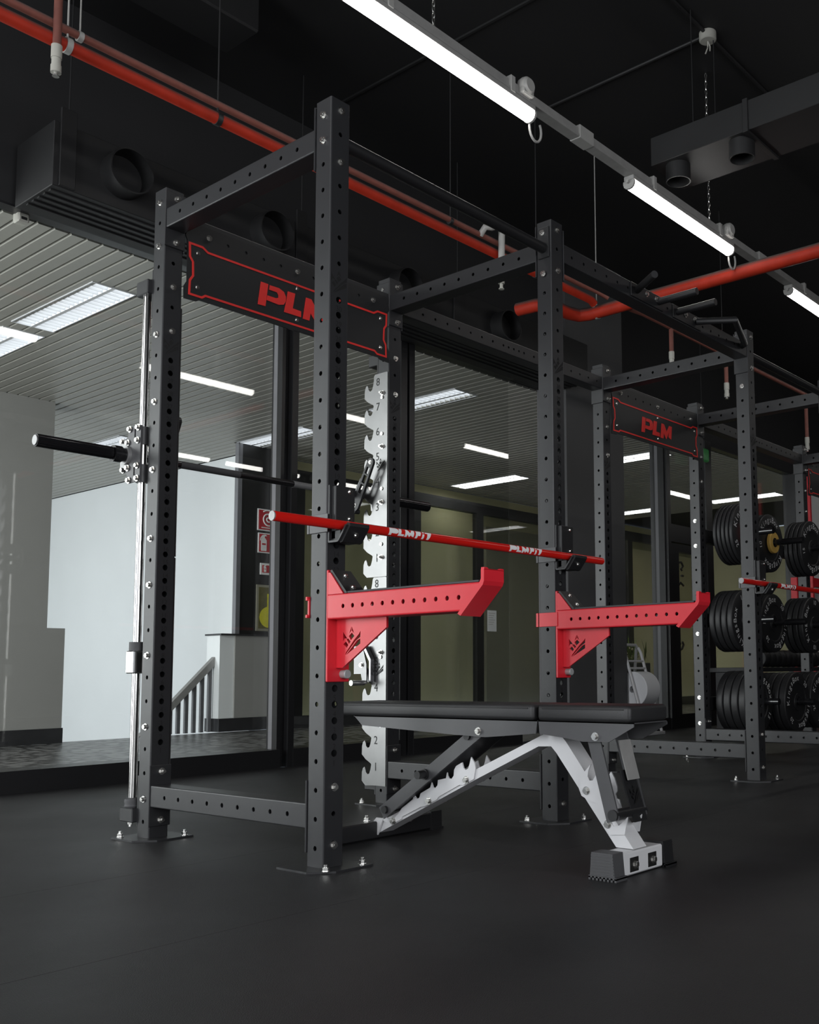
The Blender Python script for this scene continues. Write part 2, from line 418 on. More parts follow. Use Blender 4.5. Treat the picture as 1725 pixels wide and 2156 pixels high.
# mullions between the panes
def mullion(n, parts):
    o = struct('trim_%d' % n, B().box(*parts[0][:6]), parts[0][6])
    for p in parts[1:]: B().box(*p[:6]).build('mullion_profile', p[6], o, False)
mullion(3, [(1.922, 1.948, YB, YB+.05, 0, 3.03, M_ALU), (1.922, 1.948, YB+.05, YB+.088, .11, 3.03, M_ALUL), (1.922, 1.948, YB+.088, YB+.104, 0, 3.03, M_ALU), (1.948, 1.985, YB+.025, YB+.104, 0, 3.03, M_ALU), (1.985, 2.03, YB-.03, YB+.14, 0, 3.03, M_ALU)])
mullion(4, [(2.94, 3.0, YB-.03, YB+.14, 0, 3.03, M_ALU), (3.0, 3.022, YB+.02, YB+.14, 0, 3.03, M_ALUL), (3.022, 3.075, YB-.03, YB+.14, 0, 3.03, M_ALU)])
mullion(5, [(6.54, 6.56, YB-.02, YB+.05, 0, 3.03, M_ALU), (6.54, 6.56, YB+.05, YB+.085, 0, 3.03, M_ALUL), (6.54, 6.56, YB+.085, YB+.14, 0, 3.03, M_ALU), (6.56, 6.62, YB-.05, YB+.14, 0, 3.03, M_ALU)])
mullion(6, [(7.33, 7.46, YB-.06, YB+.14, 0, 3.03, M_ALU)])
mullion(7, [(9.66, 10.0, YB-.06, YB+.14, 0, 3.03, M_ALU)])
# glazed door with transom light above
dr = struct('door_1', B().box(6.62, 6.79, YB-.03, YB+.03, .0, 1.86), M_ALU)
B().box(7.24, 7.33, YB-.03, YB+.03, 0, 1.86).build('stile', M_ALU, dr, False)
B().box(6.79, 7.24, YB-.03, YB+.03, 0, .14).build('bottom_rail', M_ALU, dr, False)
B().box(6.79, 7.24, YB-.03, YB+.03, 1.78, 1.86).build('top_rail', M_ALU, dr, False)
B().box(6.79, 7.24, YB-.004, YB+.004, .14, 1.78).build('pane', M_GLASS, dr, False)
B().box(6.62, 7.33, YB-.05, YB+.05, 1.87, 2.05).build('transom_bar', M_ALU, dr, False)
B().box(6.62, 7.33, YB-.004, YB+.004, 2.05, 3.03).build('transom_pane', M_GLASS, dr, False)
hb = B()
hb.box(7.10, 7.25, YB-.06, YB-.03, .76, .81).cyl((7.20, YB-.06, .80), (7.20, YB-.075, .80), .016, 12).cyl((7.20, YB-.06, .74), (7.20, YB-.075, .74), .016, 12)
hb.build('door_lock', M_ALUL, dr)

# ------------------------------------------------------------------ setting: corridor beyond the glass
struct('floor_corridor', B().box(-3, 14, YB+.15, 6.56, -.12, 0), M_CFLOOR)
struct('wall_stair', B().box(4.55, 4.7, 6.85, 14, -2.2, 3.03), M_WALLW)
struct('wall_stair_back', B().box(-1, 4.6, 13.0, 13.15, -2.2, 3.03), M_WALLW)
sf = B(); sf.box(-1, 4.6, 6.85, 13.0, -2.2, -2.1); struct('floor_stair', sf, M_CFLOOR)
cl = struct('wall_corridor_left', B().box(-3, 2.205, 6.5, 6.9, 1.004, 3.03), M_WALLG)
B().box(-3, 2.345, 6.46, 6.9, .13, 1.004).build('parapet', M_WALLG, cl, False)
B().box(-3, 2.355, 6.455, 6.9, 0, .13).build('skirting', M_SKIRT, cl, False)
struct('wall_corridor_end', B().box(-3.1, -3, YB+.15, 6.9, 0, 3.03), M_WALLG)
nw = struct('wall_newel', B().box(4.19, 4.82, 6.60, 6.85, .135, .985), M_WALLG)
B().box(4.02, 4.19, 6.62, 6.85, .135, .985).build('newel_face', M_WALLW, nw, False)
B().box(4.0, 4.82, 6.57, 6.86, .985, 1.003).build('stone_ledge', M_SKIRT, nw, False)
B().box(4.01, 4.82, 6.595, 6.85, 0, .135).build('skirting', M_SKIRT, nw, False)
B().box(4.185, 4.235, 6.6, 6.66, 1.003, 3.03).build('panel_reveal', M_ALUL, nw, False)
B().box(4.235, 4.82, 6.61, 6.66, 1.003, 3.03).build('dark_panel', M_DARKP, nw, False)
# olive glazed partition to the right
pt = struct('wall_partition', B().box(4.82, 14, 6.9, 7.0, 0, 3.03), M_OLIVE)
B().box(4.82, 14, 6.46, 6.54, 2.68, 2.82).build('partition_beam', M_ALU, pt, False)
B().box(4.82, 14, 6.46, 6.54, 0, .13).build('partition_sill', M_SKIRT, pt, False)
for x in (4.82, 6.6, 7.76, 9.55, 11.35):
    B().box(x, x+.13, 6.46, 6.54, .13, 2.68).build('partition_post', M_ALU, pt, False)
B().box(4.9, 13.9, 6.495, 6.503, .13, 2.68).build('pane', M_GLASS, pt, False)
B().box(8.32, 10.0, 6.80, 6.9, .13, 2.6).build('partition_panel', M_KHAKI, pt, False)
B().box(10.2, 13.8, 6.7, 6.88, .13, 2.6).build('cream_panel', M_CREAM, pt, False)
struct('wall_corridor_right', B().box(13.9, 14.0, YB+.12, 7, 0, 3.03), M_OLIVE)
# slatted corridor ceiling
cc = struct('ceiling_corridor', B().box(-3, 14, YB+.15, 13.0, 3.06, 3.12), M_VOID)
sl = bmesh.new()
prof = [(-.039, .014), (-.039, 0), (-.035, -.004), (.035, -.004), (.039, 0), (.039, .014)]
bm_ = B(); bm_.prism(prof, 'y', 0, 1.0); slat_me = bm_.mesh('slat', M_SLAT)
LUM = [(1.155, 3.54, 'large lit louvered light in the slatted corridor ceiling, nearest on the left'), (1.165, 4.80, 'lit louvered light at the left edge of the corridor ceiling, behind the nearest one'),
       (4.335, 3.46, 'lit louvered light in the corridor ceiling seen right of the steel notch plate'), (4.345, 5.56, 'lit louvered light in the corridor ceiling seen left of the nearest upright'),
       (7.58, 5.53, 'lit louvered light in the corridor ceiling seen left of the second front upright'), (7.58, 3.42, 'lit louvered light seen through the window under the second sign plate'),
       (10.9, 3.6, 'lit louvered light above the black bumper plates behind the right window'), (10.9, 5.6, 'small lit louvered light far away under the second sign plate'),
       (3.35, 7.25, 'dim louvered light behind the smith bar sleeve'), (3.0, 9.3, 'far louvered light over the stairs')]
LLEN = 1.1
for k in range(-14, 121):
    x = .46+.0915*k; y0 = YB+.15; y1 = 13.0 if x < 4.55 else 6.88
    for ya, yb in sorted((ly-.008, ly+LLEN+.008) for lx, ly, _ in LUM if abs(lx-x) < .140)+[(y1, y1)]:
        if ya-y0 > .02:
            o = inst('slat', slat_me, cc, (x, y0, 3.034)); o.scale.y = ya-y0
        y0 = yb
struct('trim_8', B().box(2.2, 4.55, 8.05, 8.12, 3.012, 3.03), M_ALUL)

# ------------------------------------------------------------------ power rack rig (everything bolted together is one thing)
rig = thing('power_rack_rig', (0, 0, 0), 'long anthracite steel power rack rig of bolted numbered uprights on the black rubber floor', 'power rack')
# hardware meshes, along local +Z
b = B(); b.cyl((0, 0, 0), (0, 0, .002), .0125, 16).cyl((0, 0, .002), (0, 0, .010), .0088, 6).cyl((0, 0, .010), (0, 0, .0106), .0062, 12)
ME_BOLT = b.mesh('bolt', M_ZINC, True)
b = B(); b.cyl((0, 0, 0), (0, 0, .002), .0125, 16).cyl((0, 0, .002), (0, 0, .012), .0092, 6).cyl((0, 0, .012), (0, 0, .02), .0055, 10)
ME_NUT = b.mesh('bolt', M_ZINC, True)
b = B(); b.cyl((0, 0, 0), (0, 0, .0015), .009, 14).cyl((0, 0, .0015), (0, 0, .006), .0072, 14, .0055)
ME_SCREW = b.mesh('screw', M_ZINC, True)
NUMZ = [.333+.0484*k for k in range(30)]
sm = [(ZI(i), .0075) for i in range(28)]
ys = [(z, .0075) for z in (2.367, 2.281, 2.196, 2.110, 2.025, 1.940, 1.855, .239, .155, .069)]+[(z, .0108) for z in NUMZ]
bm = bmesh.new()
punched(bm, TOP-.006, W, W, {'-x': sm, '+x': sm, '-y': ys, '+y': ys})
bb = B(); bb.bm.free(); bb.bm = bm
ME_POST = bb.mesh('upright', M_STEEL)
b = B()
for k, z in enumerate(NUMZ):
    add_mesh(b.bm, text_mesh('%02d' % (k+1) if k > 8 else '%d' % (k+1), .024, M_INK), mtx((0, -H-.0006, z-.0235), (1, 0, 0), (0, 0, 1)))
ME_NUM = b.mesh('hole_number', M_INK)
b = B(); crown_bm(b.bm, Matrix(((.062, 0, 0, -.031), (0, 0, -1, -H-.0006), (0, .075, 0, 1.762), (0, 0, 0, 1))))
ME_CROWN = b.mesh('crown_mark', M_INK)
b = B()
b.prism([(-.1, -.04), (-.04, -.1), (.1, -.1), (.1, .04), (.04, .1), (-.1, .1)], 'z', 0, .006)
ME_FOOT = b.mesh('base_plate', M_STEEL)
b = B(); b.box(-.042, .042, -.003, .003, -.107, .107, .002)
ME_END = b.mesh('end_plate', M_STEEL)      # plate in the XZ plane
XB = {('F', 0): [0, 1], ('F', 1): [2], ('F', 2): [3], ('F', 3): [3], ('R', 0): [0, 2, 6, 9, 12, 15, 17, 20, 23, 26], ('R', 1): [0, 6, 8, 11, 14, 17, 20], ('R', 3): [9, 11, 18, 23, 25]}
POSTS = [(r, i) for i in range(6) for r in 'FR']
for r, i in POSTS:
    x, y = XS[i], (0 if r == 'F' else D)
    po = inst('upright', ME_POST, rig, (x, y, .006))
    ORIG[po.name] = Vector((x, y, .006))
    inst('base_plate', ME_FOOT, po, (x, y, 0.0))
    inst('hole_number', ME_NUM, po, (x, y, 0))['kind'] = 'stuff'; inst('crown_mark', ME_CROWN, po, (x, y, 0))
    for sx, sy in ((-.078, .078), (.078, -.078)) if r == 'R' or i else ((.078, -.078), (-.06, -.078), (.078, .078)):
        inst('anchor_bolt', ME_NUT, po, (x+sx, y+sy, .006))
    for k in XB.get((r, i), []): inst('bolt', ME_BOLT, po, (x-H-(.006 if (r, i) in (('F', 1), ('R', 2)) and k in (0, 2) else 0), y, ZI(k)), RX)
    yz = [2.367, 2.196, .239, .069] if r == 'F' else [2.025, 1.855]
    for z in yz: inst('bolt', ME_BOLT, po, (x+.002, y-H, z), RY)
# cross members front to back
bm = bmesh.new(); L = D-W-.014
hs = [(L/2+(k-4)*.0856, .0075) for k in range(9)]
punched(bm, L, W, W, {'-x': hs, '+x': hs})
bmesh.ops.transform(bm, matrix=Matrix.Rotation(PI/2, 4, 'X'), verts=bm.verts)
bmesh.ops.translate(bm, vec=(0, L/2, 0), verts=bm.verts)
bb = B(); bb.bm.free(); bb.bm = bm; ME_CM = bb.mesh('cross_member', M_STEEL)
for i in range(6):
    for z in (CZ, BZ):
        c = inst('cross_member', ME_CM, rig, (XS[i], D/2, z))
        for yy in (H+.0035, D-H-.0035):
            inst('end_plate', ME_END, c, (XS[i], yy, z+(.002 if z > 1 else 0)))
        for dz in (-.085, .085):
            inst('bolt', ME_NUT, c, (XS[i]+.004, D-H-.007, z+dz), RY)
# lengthwise beams
def beam(name, x0, x1, y, z, holes):
    L = x1-x0; bm = bmesh.new()
    h = [(a-x0, .0065) for a in holes]
    punched(bm, L, W, W, {'-x': [], '+y': h, '-y': h})
    # tube axis Z -> X, keep Y
    bmesh.ops.transform(bm, matrix=Matrix(((0, 0, 1, x0), (0, 1, 0, y), (-1, 0, 0, z), (0, 0, 0, 1))), verts=bm.verts)
    bb = B(); bb.bm.free(); bb.bm = bm
    o = bb.build(name, M_STEEL, rig, False)
    for xx in (x0-.0035, x1+.0035):
        inst('end_plate', ME_END, o, (xx, y, z-.012), (0, 0, PI/2))
    return o
PITCH_H = [-4, -3, -2, -1, 0, 1, 2, 3, 4]
for a, bq, half in ((0, 1, False), (1, 2, True), (2, 3, False), (3, 4, True), (4, 5, False)):
    x0, x1 = XS[a]+H+.007, XS[bq]-H-.007; mid = (x0+x1)/2
    hl = [mid+k*.0842 for k in range(-9 if half else -5, 10 if half else 6) if abs(k*.0842) < (x1-x0)/2-.04]
    if half: hl += [mid-.0421, mid+.0421]
    bo = beam('rear_beam', x0, x1, D, CZ+.005, hl)
    if not half:      # sign plate bolted to the front of the beam
        px = XS[a]; cx = mid-px; mir = lambda L_: L_+[(2*cx-u, v) for u, v in reversed(L_)]
        out = mir([(.108, 2.004), (.095, 1.996), (.043, 1.994), (.042, 2.043), (.054, 2.064), (.052, 2.226), (.044, 2.243), (.060, 2.300)])
        holes = []
        for k in range(-4, 5):
            if k not in (-5, 0, 5): holes.append([(cx+k*.0838+.0065*math.cos(t*PI/4), 2.259+.0065*math.sin(t*PI/4)) for t in range(8)])
        pl = B(); yp = D-H-.001
        pl.prism([(px+u, v) for u, v in out], 'y', yp-.006, yp, [[(px+u, v) for u, v in h] for h in holes])
        sp = pl.build('sign_plate', M_BLACK, rig, False); sp['label'] = 'black sign plate with red outline and red letters PLM'
        yf = yp-.006
        line = mir([(.132, 2.028), (.117, 2.017), (.063, 2.017), (.065, 2.071), (.078, 2.092), (.076, 2.146), (.063, 2.164), (.061, 2.216), (.116, 2.216), (.139, 2.202)])
        lb = B(); n = len(line); wd_ = .0042
        off = []
        for q in range(n):
            p0, p1, p2 = (Vector(line[q-1]), Vector(line[q]), Vector(line[(q+1) % n]))
            d1, d2 = (p1-p0).normalized(), (p2-p1).normalized(); n1, n2 = Vector((-d1.y, d1.x)), Vector((-d2.y, d2.x))
            m = (n1+n2).normalized(); off.append(m*wd_/max(.4, m.dot(n1)))
        for q in range(n):
            j = (q+1) % n; A_, Bv = Vector(line[q]), Vector(line[j])
            quad = [A_+off[q], Bv+off[j], Bv-off[j], A_-off[q]]
            vs0 = [lb.bm.verts.new((px+c.x, yf-.0014, c.y)) for c in quad]; lb.bm.faces.new(vs0)
            vs1 = [lb.bm.verts.new((px+c.x, yf, c.y)) for c in quad]
            for e in range(4): lb.bm.faces.new((vs0[e], vs0[(e+1) % 4], vs1[(e+1) % 4], vs1[e]))
        lb.build('red_outline', M_PRINT, sp, False)
        for ch in 'PLM':
            gb = B()
            for poly in GL[ch]: gb.prism([(px+.369+.098*u, 2.064+.098*v) for u, v in poly], 'y', yf-.0022, yf)
            gb.build('letter', M_PRINT, sp, False)
        for u in (.143, cx, 2*cx-.143): inst('bolt', ME_BOLT, sp, (px+u, yf, 2.261), RY)
        for u in (.0975, cx, 2*cx-.0975):
            for v in (2.187, 2.052): inst('screw', ME_SCREW, sp, (px+u, yf, v), RY)
# front top: pull-up bars and the long grip beam
for a in (0, 2, 4):
    pb = B(); x0, x1 = XS[a]+H, XS[a+1]-H
    pb.cyl((x0+.006, 0, 2.287), (x1-.006, 0, 2.287), .0215, 24)
    o = pb.build('pull_up_bar', M_BLACK, rig)
    for xx in (x0+.003, x1-.003):
        f = B(); f.box(xx-.003, xx+.003, -.028, .028, 2.245, 2.375, .002); f.build('flange', M_BLACK, o)
        inst('bolt', ME_BOLT, o, (xx-.003, .004, 2.352), RX)
for a in (1, 3):
    x0, x1 = XS[a]+H+.007, XS[a+1]-H-.007; mid = (x0+x1)/2
    beam('grip_beam', x0, x1, 0, CZ+.003, [mid+k*.0835 for k in range(-9, 10) if abs(k*.0835) < (x1-x0)/2-.03])
def grips(off):
    yb = -H
    def gplate(xa, xb):
        g = B(); g.box(xa, xb, yb-.006, yb, 2.252, 2.318, .002); g = g.build('grip_plate', M_BLACK, rig); return g
    def bar(o, pts):
        t = B(); t.path([(p[0]+off, p[1], p[2]) for p in pts], .0165, 16); t.build('grip', M_BLACK, o)
    g = gplate(1.66+off, 1.93+off)
    bar(g, [(1.705, -.045, 2.288), (1.60, -.205, 2.288)]); bar(g, [(1.888, -.045, 2.288), (1.888, -.25, 2.288)])
    for u in (1.787, 1.868): inst('bolt', ME_BOLT, g, (u+off, yb-.006, 2.294), RY)
    g = gplate(2.02+off, 2.285+off)
    bar(g, [(2.06, -.045, 2.288), (2.06, -.25, 2.288)]); bar(g, [(2.235, -.045, 2.288), (2.335, -.205, 2.288), (2.70, -.07, 2.288), (2.715, -.045, 2.288)])
    for u in (2.135, 2.22): inst('bolt', ME_BOLT, g, (u+off, yb-.006, 2.294), RY)
grips(0); 
# smith guide rods, notch plate on the second rear upright
for i in (0, 1):
    x = XS[i]+(-.03 if i == 0 else .03); t = B(); t.cyl((x, 1.04, .10), (x, 1.04, 2.01), .0145, 24); o = t.build('guide_rod', M_CHROME, rig)
    k = B(); xp_ = XS[i]; sg = 1 if i else -1; xl_, xr_ = sorted((xp_-sg*.02, xp_+sg*.055)); k.box(xl_, xr_, D+H+.006, 1.075, 2.008, 2.063, .003).box(xp_-.0365, xp_+.0365, D+H, D+H+.006, 1.92, 2.10); k.build('top_bracket', M_STEEL, o)
    k = B(); k.box(xl_, xr_, D+H+.006, 1.082, .055, .105, .003).box(xp_-.0365, xp_+.0365, D+H, D+H+.006, .04, .22); k.build('bottom_bracket', M_STEEL, o)
    k = B(); k.lathe([(.015, 0), (.026, 0), (.028, .005), (.026, .012), (.028, .02), (.026, .03), (.015, .034)], 24, Matrix.Translation((x, 1.04, .105))); k.build('rubber_buffer', M_RIDGE, o)
    k = B(); k.box(x-.027, x+.027, 1.012, 1.068, .585, .668, .004); k.build('stop_collar', M_CHROME, o)
    k = B(); k.cyl((x, 1.04, .668), (x, 1.04, .70), .027, 24); k.build('stop_rubber', M_RIDGE, o)
    inst('bolt', ME_NUT, o, (x, 1.05, .055), (PI, 0, 0)); inst('bolt', ME_BOLT, o, (x+.03, 1.03, 2.063)); x = XS[i]
    for z0, z1, n in ((1.012, 1.952, 8), (.08, 1.006, 8)):
        xp = x-H-.005 if i else x+H+.001; xp0 = xp
        top = 1.908 if z0 > 1 else .972
        poly = [(.918, z0), (.918, z1), (.925, z1+.004), (1.003, z1+.004), (1.010, z1-.004)]
        for q in range(8):
            zt = top-.117*q
            poly += [(1.011, zt+.018), (1.017, zt-.006), (1.024, zt-.022), (1.036, zt-.026), (1.046, zt-.018), (1.049, zt-.006), (1.056, zt+.006), (1.066, zt), (1.073, zt-.018), (1.074, zt-.056), (1.050, zt-.076), (1.015, max(z0, zt-.094))]
        poly[-1] = (1.0, z0)
        pb = B(); pb.prism(poly, 'x', xp, xp+.004)
        npl = pb.build('notch_plate', M_BRUSH, rig, False); npl['label'] = 'brushed steel notch plate with numbered hooks'
        if i:
            for q in range(8):
                d = B(); add_mesh(d.bm, text_mesh(str(8-q), .052, M_INK), mtx((xp-.0006, .982, top-.117*q+.008), (0, -1, 0), (0, 0, 1)))
                d.build('number_mark', M_INK, npl, False)
            for zz in ((1.63, 1.16) if z0 > 1 else (.86, .52)):
                pass
            zc = 1.497 if z0 > 1 else .565
            d = B(); crown_bm(d.bm, Matrix(((0, 0, -1, xp-.0006), (-.055, 0, 0, .990), (0, .06, 0, zc), (0, 0, 0, 1)))); d.build('crown_mark', M_INK, npl, False)
            for zz in ((1.86, 1.61, 1.352, 1.10) if z0 > 1 else (.845, .67, .35)): inst('bolt', ME_NUT, npl, (xp, .952, zz), RX)

# ------------------------------------------------------------------ things hung on the rig
def barbell(x0, label):
    L = 1.613
    t = thing('barbell', (x0, -.083, 1.0235), label, 'barbell', 'red bars lying in the rack hooks')
    b = B(); b.cyl((x0+.004, -.083, 1.0235), (x0+L-.004, -.083, 1.0235), .0148, 28); sh = b.build('shaft', M_BARRED, t)
    for xa, xb, n in ((x0, x0+.006, 0), (x0+L-.006, x0+L, 1)):
        b = B(); b.cyl((xa, -.083, 1.0235), (xb, -.083, 1.0235), .0142, 24); b.build('end_cap', M_DULL if n == 0 else M_BARRED, t)
    def lettering(xs, ln):
        g = B(); hgt = .0285; kx = ln/6.35
        for ch in 'PLMFIT':
            for poly in ([GL['P'][0], [(max(u-.12, .3) if u < .6 else u, v) for u, v in GL['P'][1]]] if ch == 'P' else GL[ch]):
                vs = [g.bm.verts.new((u*kx, 0, v)) for u, v in poly]; g.bm.faces.new(vs)
        bmesh.ops.triangulate(g.bm, faces=g.bm.faces)
        for it in range(3):
            le = [e for e in g.bm.edges if abs(e.verts[0].co.z-e.verts[1].co.z) > .12]
            if not le: break
            bmesh.ops.subdivide_edges(g.bm, edges=le, cuts=1); bmesh.ops.triangulate(g.bm, faces=g.bm.faces)
        for v in g.bm.verts:
            a = (v.co.z-.5)*1.75+.02       # angle around the bar, 0 faces -Y
            r = .0152
            v.co = Vector((x0+xs+v.co.x, -.083-r*math.cos(a), 1.0235+r*math.sin(a)))
        g.build('lettering', M_WHITEP, t, False)
    lettering(.432, .19); lettering(1.018, .19)
    return t
barbell(-.271, 'bright red steel bar with white letters resting across the hooks of the nearest rack')
barbell(2.559, 'red bar with white letters lying in the hooks of the second rack, at right')

def jcup(i, label):
    x = XS[i]; y0 = -H
    t = thing('rack_hook', (x, y0, .98), label, 'hook', 'black bar hooks on the front uprights')
    prof = [(y0-.001, 1.150), (y0-.001, .976), (y0-.005, .972), (y0-.046, .972), (y0-.052, .976), (y0-.086, 1.019), (y0-.081, 1.022), (y0-.048, .980), (y0-.044, .978), (y0-.007, .978), (y0-.007, 1.150)]
    b = B(); b.prism(prof, 'x', x-.034, x+.046); b.build('steel_bracket', M_STEEL, t, False)
    b = B(); b.box(x-.026, x+.05, y0-.027, y0-.007, .982, 1.148, .002); li = b.build('back_liner', M_RUBB, t)
    b = B(); b.prism([(y0-.050, .970), (y0-.060, .972), (y0-.094, 1.016), (y0-.093, 1.026), (y0-.080, 1.028), (y0-.072, 1.016), (y0-.046, .981)], 'x', x-.026, x+.05); lp = b.build('lip_liner', M_RUBB, t, False)
    b = B(); b.box(x-.026, x+.05, y0-.050, y0-.006, .979, 1.0087, .001); b.build('seat_liner', M_RUBB, t)
    for z in (1.134, 1.05): inst('screw', ME_SCREW, li, (x+.03, y0-.027, z), RY)
    inst('screw', ME_SCREW, lp, (x+.012, y0-.077, .993), (PI/2+.66, 0, 0))
    b = B(); b.box(x-H-.004, x-H-.0005, y0-.008, H+.015, 1.005, 1.062, .001).box(x-H-.004, x+H, H+.001, H+.006, 1.005, 1.062, .001); b.build('side_strap', M_BENCH, t)
for i, lb in ((0, 'black bar hook holding the red bar on the nearest front upright'), (1, 'black bar hook holding the far end of the nearest red bar'),
              (2, 'black bar hook on the front upright in front of the stacked plates'), (3, 'black bar hook at the right edge of the view holding the second red bar')): jcup(i, lb)

def arm(i, mirror, label):
    x = XS[i]; y0 = -H
    t = thing('spotter_arm', (x, y0, .75), label, 'spotter arm', 'red spotter arms on the nearest rack')
    b = B(); b.box(x-H, x+.048, y0-.009, y0-.001, .552, .889, .002); b.build('back_plate', M_RED, t)
    Lh = .60; bm = bmesh.new()
    hs = [(.069+k*.0428, .0068) for k in range(12)]
    punched(bm, Lh+.02, W, W, {'-x': hs, '+x': hs}, rc=.005)
    bmesh.ops.transform(bm, matrix=Matrix(((1, 0, 0, x), (0, 0, -1, y0-.009), (0, 1, 0, .7765), (0, 0, 0, 1))), verts=bm.verts)
    for v in bm.verts:      # slanted end
        if v.co.y < y0-.5: v.co.y = y0-.009-(.545+(v.co.z-.738)*1.05) if v.co.y < y0-.62 else v.co.y
    bb = B(); bb.bm.free(); bb.bm = bm; bb.build('tube', M_RED, t, False)
    hk = [(-.583, .733), (-.662, .812), (-.668, .822), (-.668, .847), (-.679, .847), (-.679, .816), (-.674, .805), (-.594, .727)]
    b = B(); b.prism([(u, v) for u, v in hk], 'x', x-H-.0012, x+.041)
    b.build('end_hook', M_RED, t, False)
    b = B(); b.prism([(x-H, .846), (x+.041, .846), (x+.041, .851), (x+.03, .852), (x+.025, .848), (x-.020, .848), (x-.025, .852), (x-H, .852)], 'y', -.679, -.668); b.build('hook_rim', M_RED, t, False)
    # gusset with the cut-out crown
    mt = lambda u, v: (-.078-.079*u, .632+.085*v)
    holes = [[mt(u, v) for u, v in poly] for poly in CROWN]
    b = B(); b.prism([(y0-.009, .739), (-.268, .739), (-.268, .709), (-.076, .594), (y0-.009, .594)], 'x', x-.004, x+.004, holes); b.build('gusset', M_RED, t, False)
    for xa in (x-H, x+H-.006):
        b = B(); b.prism([(y0-.009, .814), (y0-.009, .880), (y0-.019, .880), (y0-.078, .814)], 'x', xa, xa+.006); b.build('upper_gusset', M_RED, t, False)
    b = B(); b.prism([(y0-.014, .886), (y0-.022, .889), (y0-.092, .816), (y0-.082, .814)], 'x', x-.034, x+.04); gp = b.build('guard_pad', M_RUBB, t, False)
    for k in (.25, .75):
        inst('screw', ME_SCREW, gp, (x+.004, y0-.022-.07*k, .889-.073*k), (PI/2-.76, 0, 0))
    b = B(); b.box(x-.033, x+.036, -.655, y0-.09, .8142, .8205, .002); b.build('top_pad', M_RIDGE, t)
    b = B(); b.lathe([(0, 0), (.0125, 0), (.0125, .014), (.0135, .016), (.0135, .024), (.012, .026), (0, .026)], 24, mtx((x+.021, y0-.009, .575), (1, 0, 0), (0, 0, 1))); b.build('lock_pin', M_SATIN, t)
    s = -1 if not mirror else 1
    b = B(); xe = x+s*H
    b.box(min(xe, xe+s*.004), max(xe, xe+s*.004), y0-.012, H+.018, .7515, .806, .001)
    b.box(x-.02 if s > 0 else x-H-.004, x+H+.004 if s > 0 else x+.02, H+.001, H+.007, .7515, .806, .001)
    if s > 0: b.box(x-H-.008, x-.02, H+.004, H+.012, .80, .812, .001).box(x-H-.008, x-.02, H+.004, H+.012, .747, .757, .001).box(x-H-.003, x-.02, H+.001, H+.007, .752, .806)
    b.build('side_strap', M_RED, t)
arm(0, True, 'red spotter arm with crown cut-out on the nearest front upright, below the red bar end')
arm(1, False, 'red spotter arm with crown cut-out on the second front upright, above the bench seat')

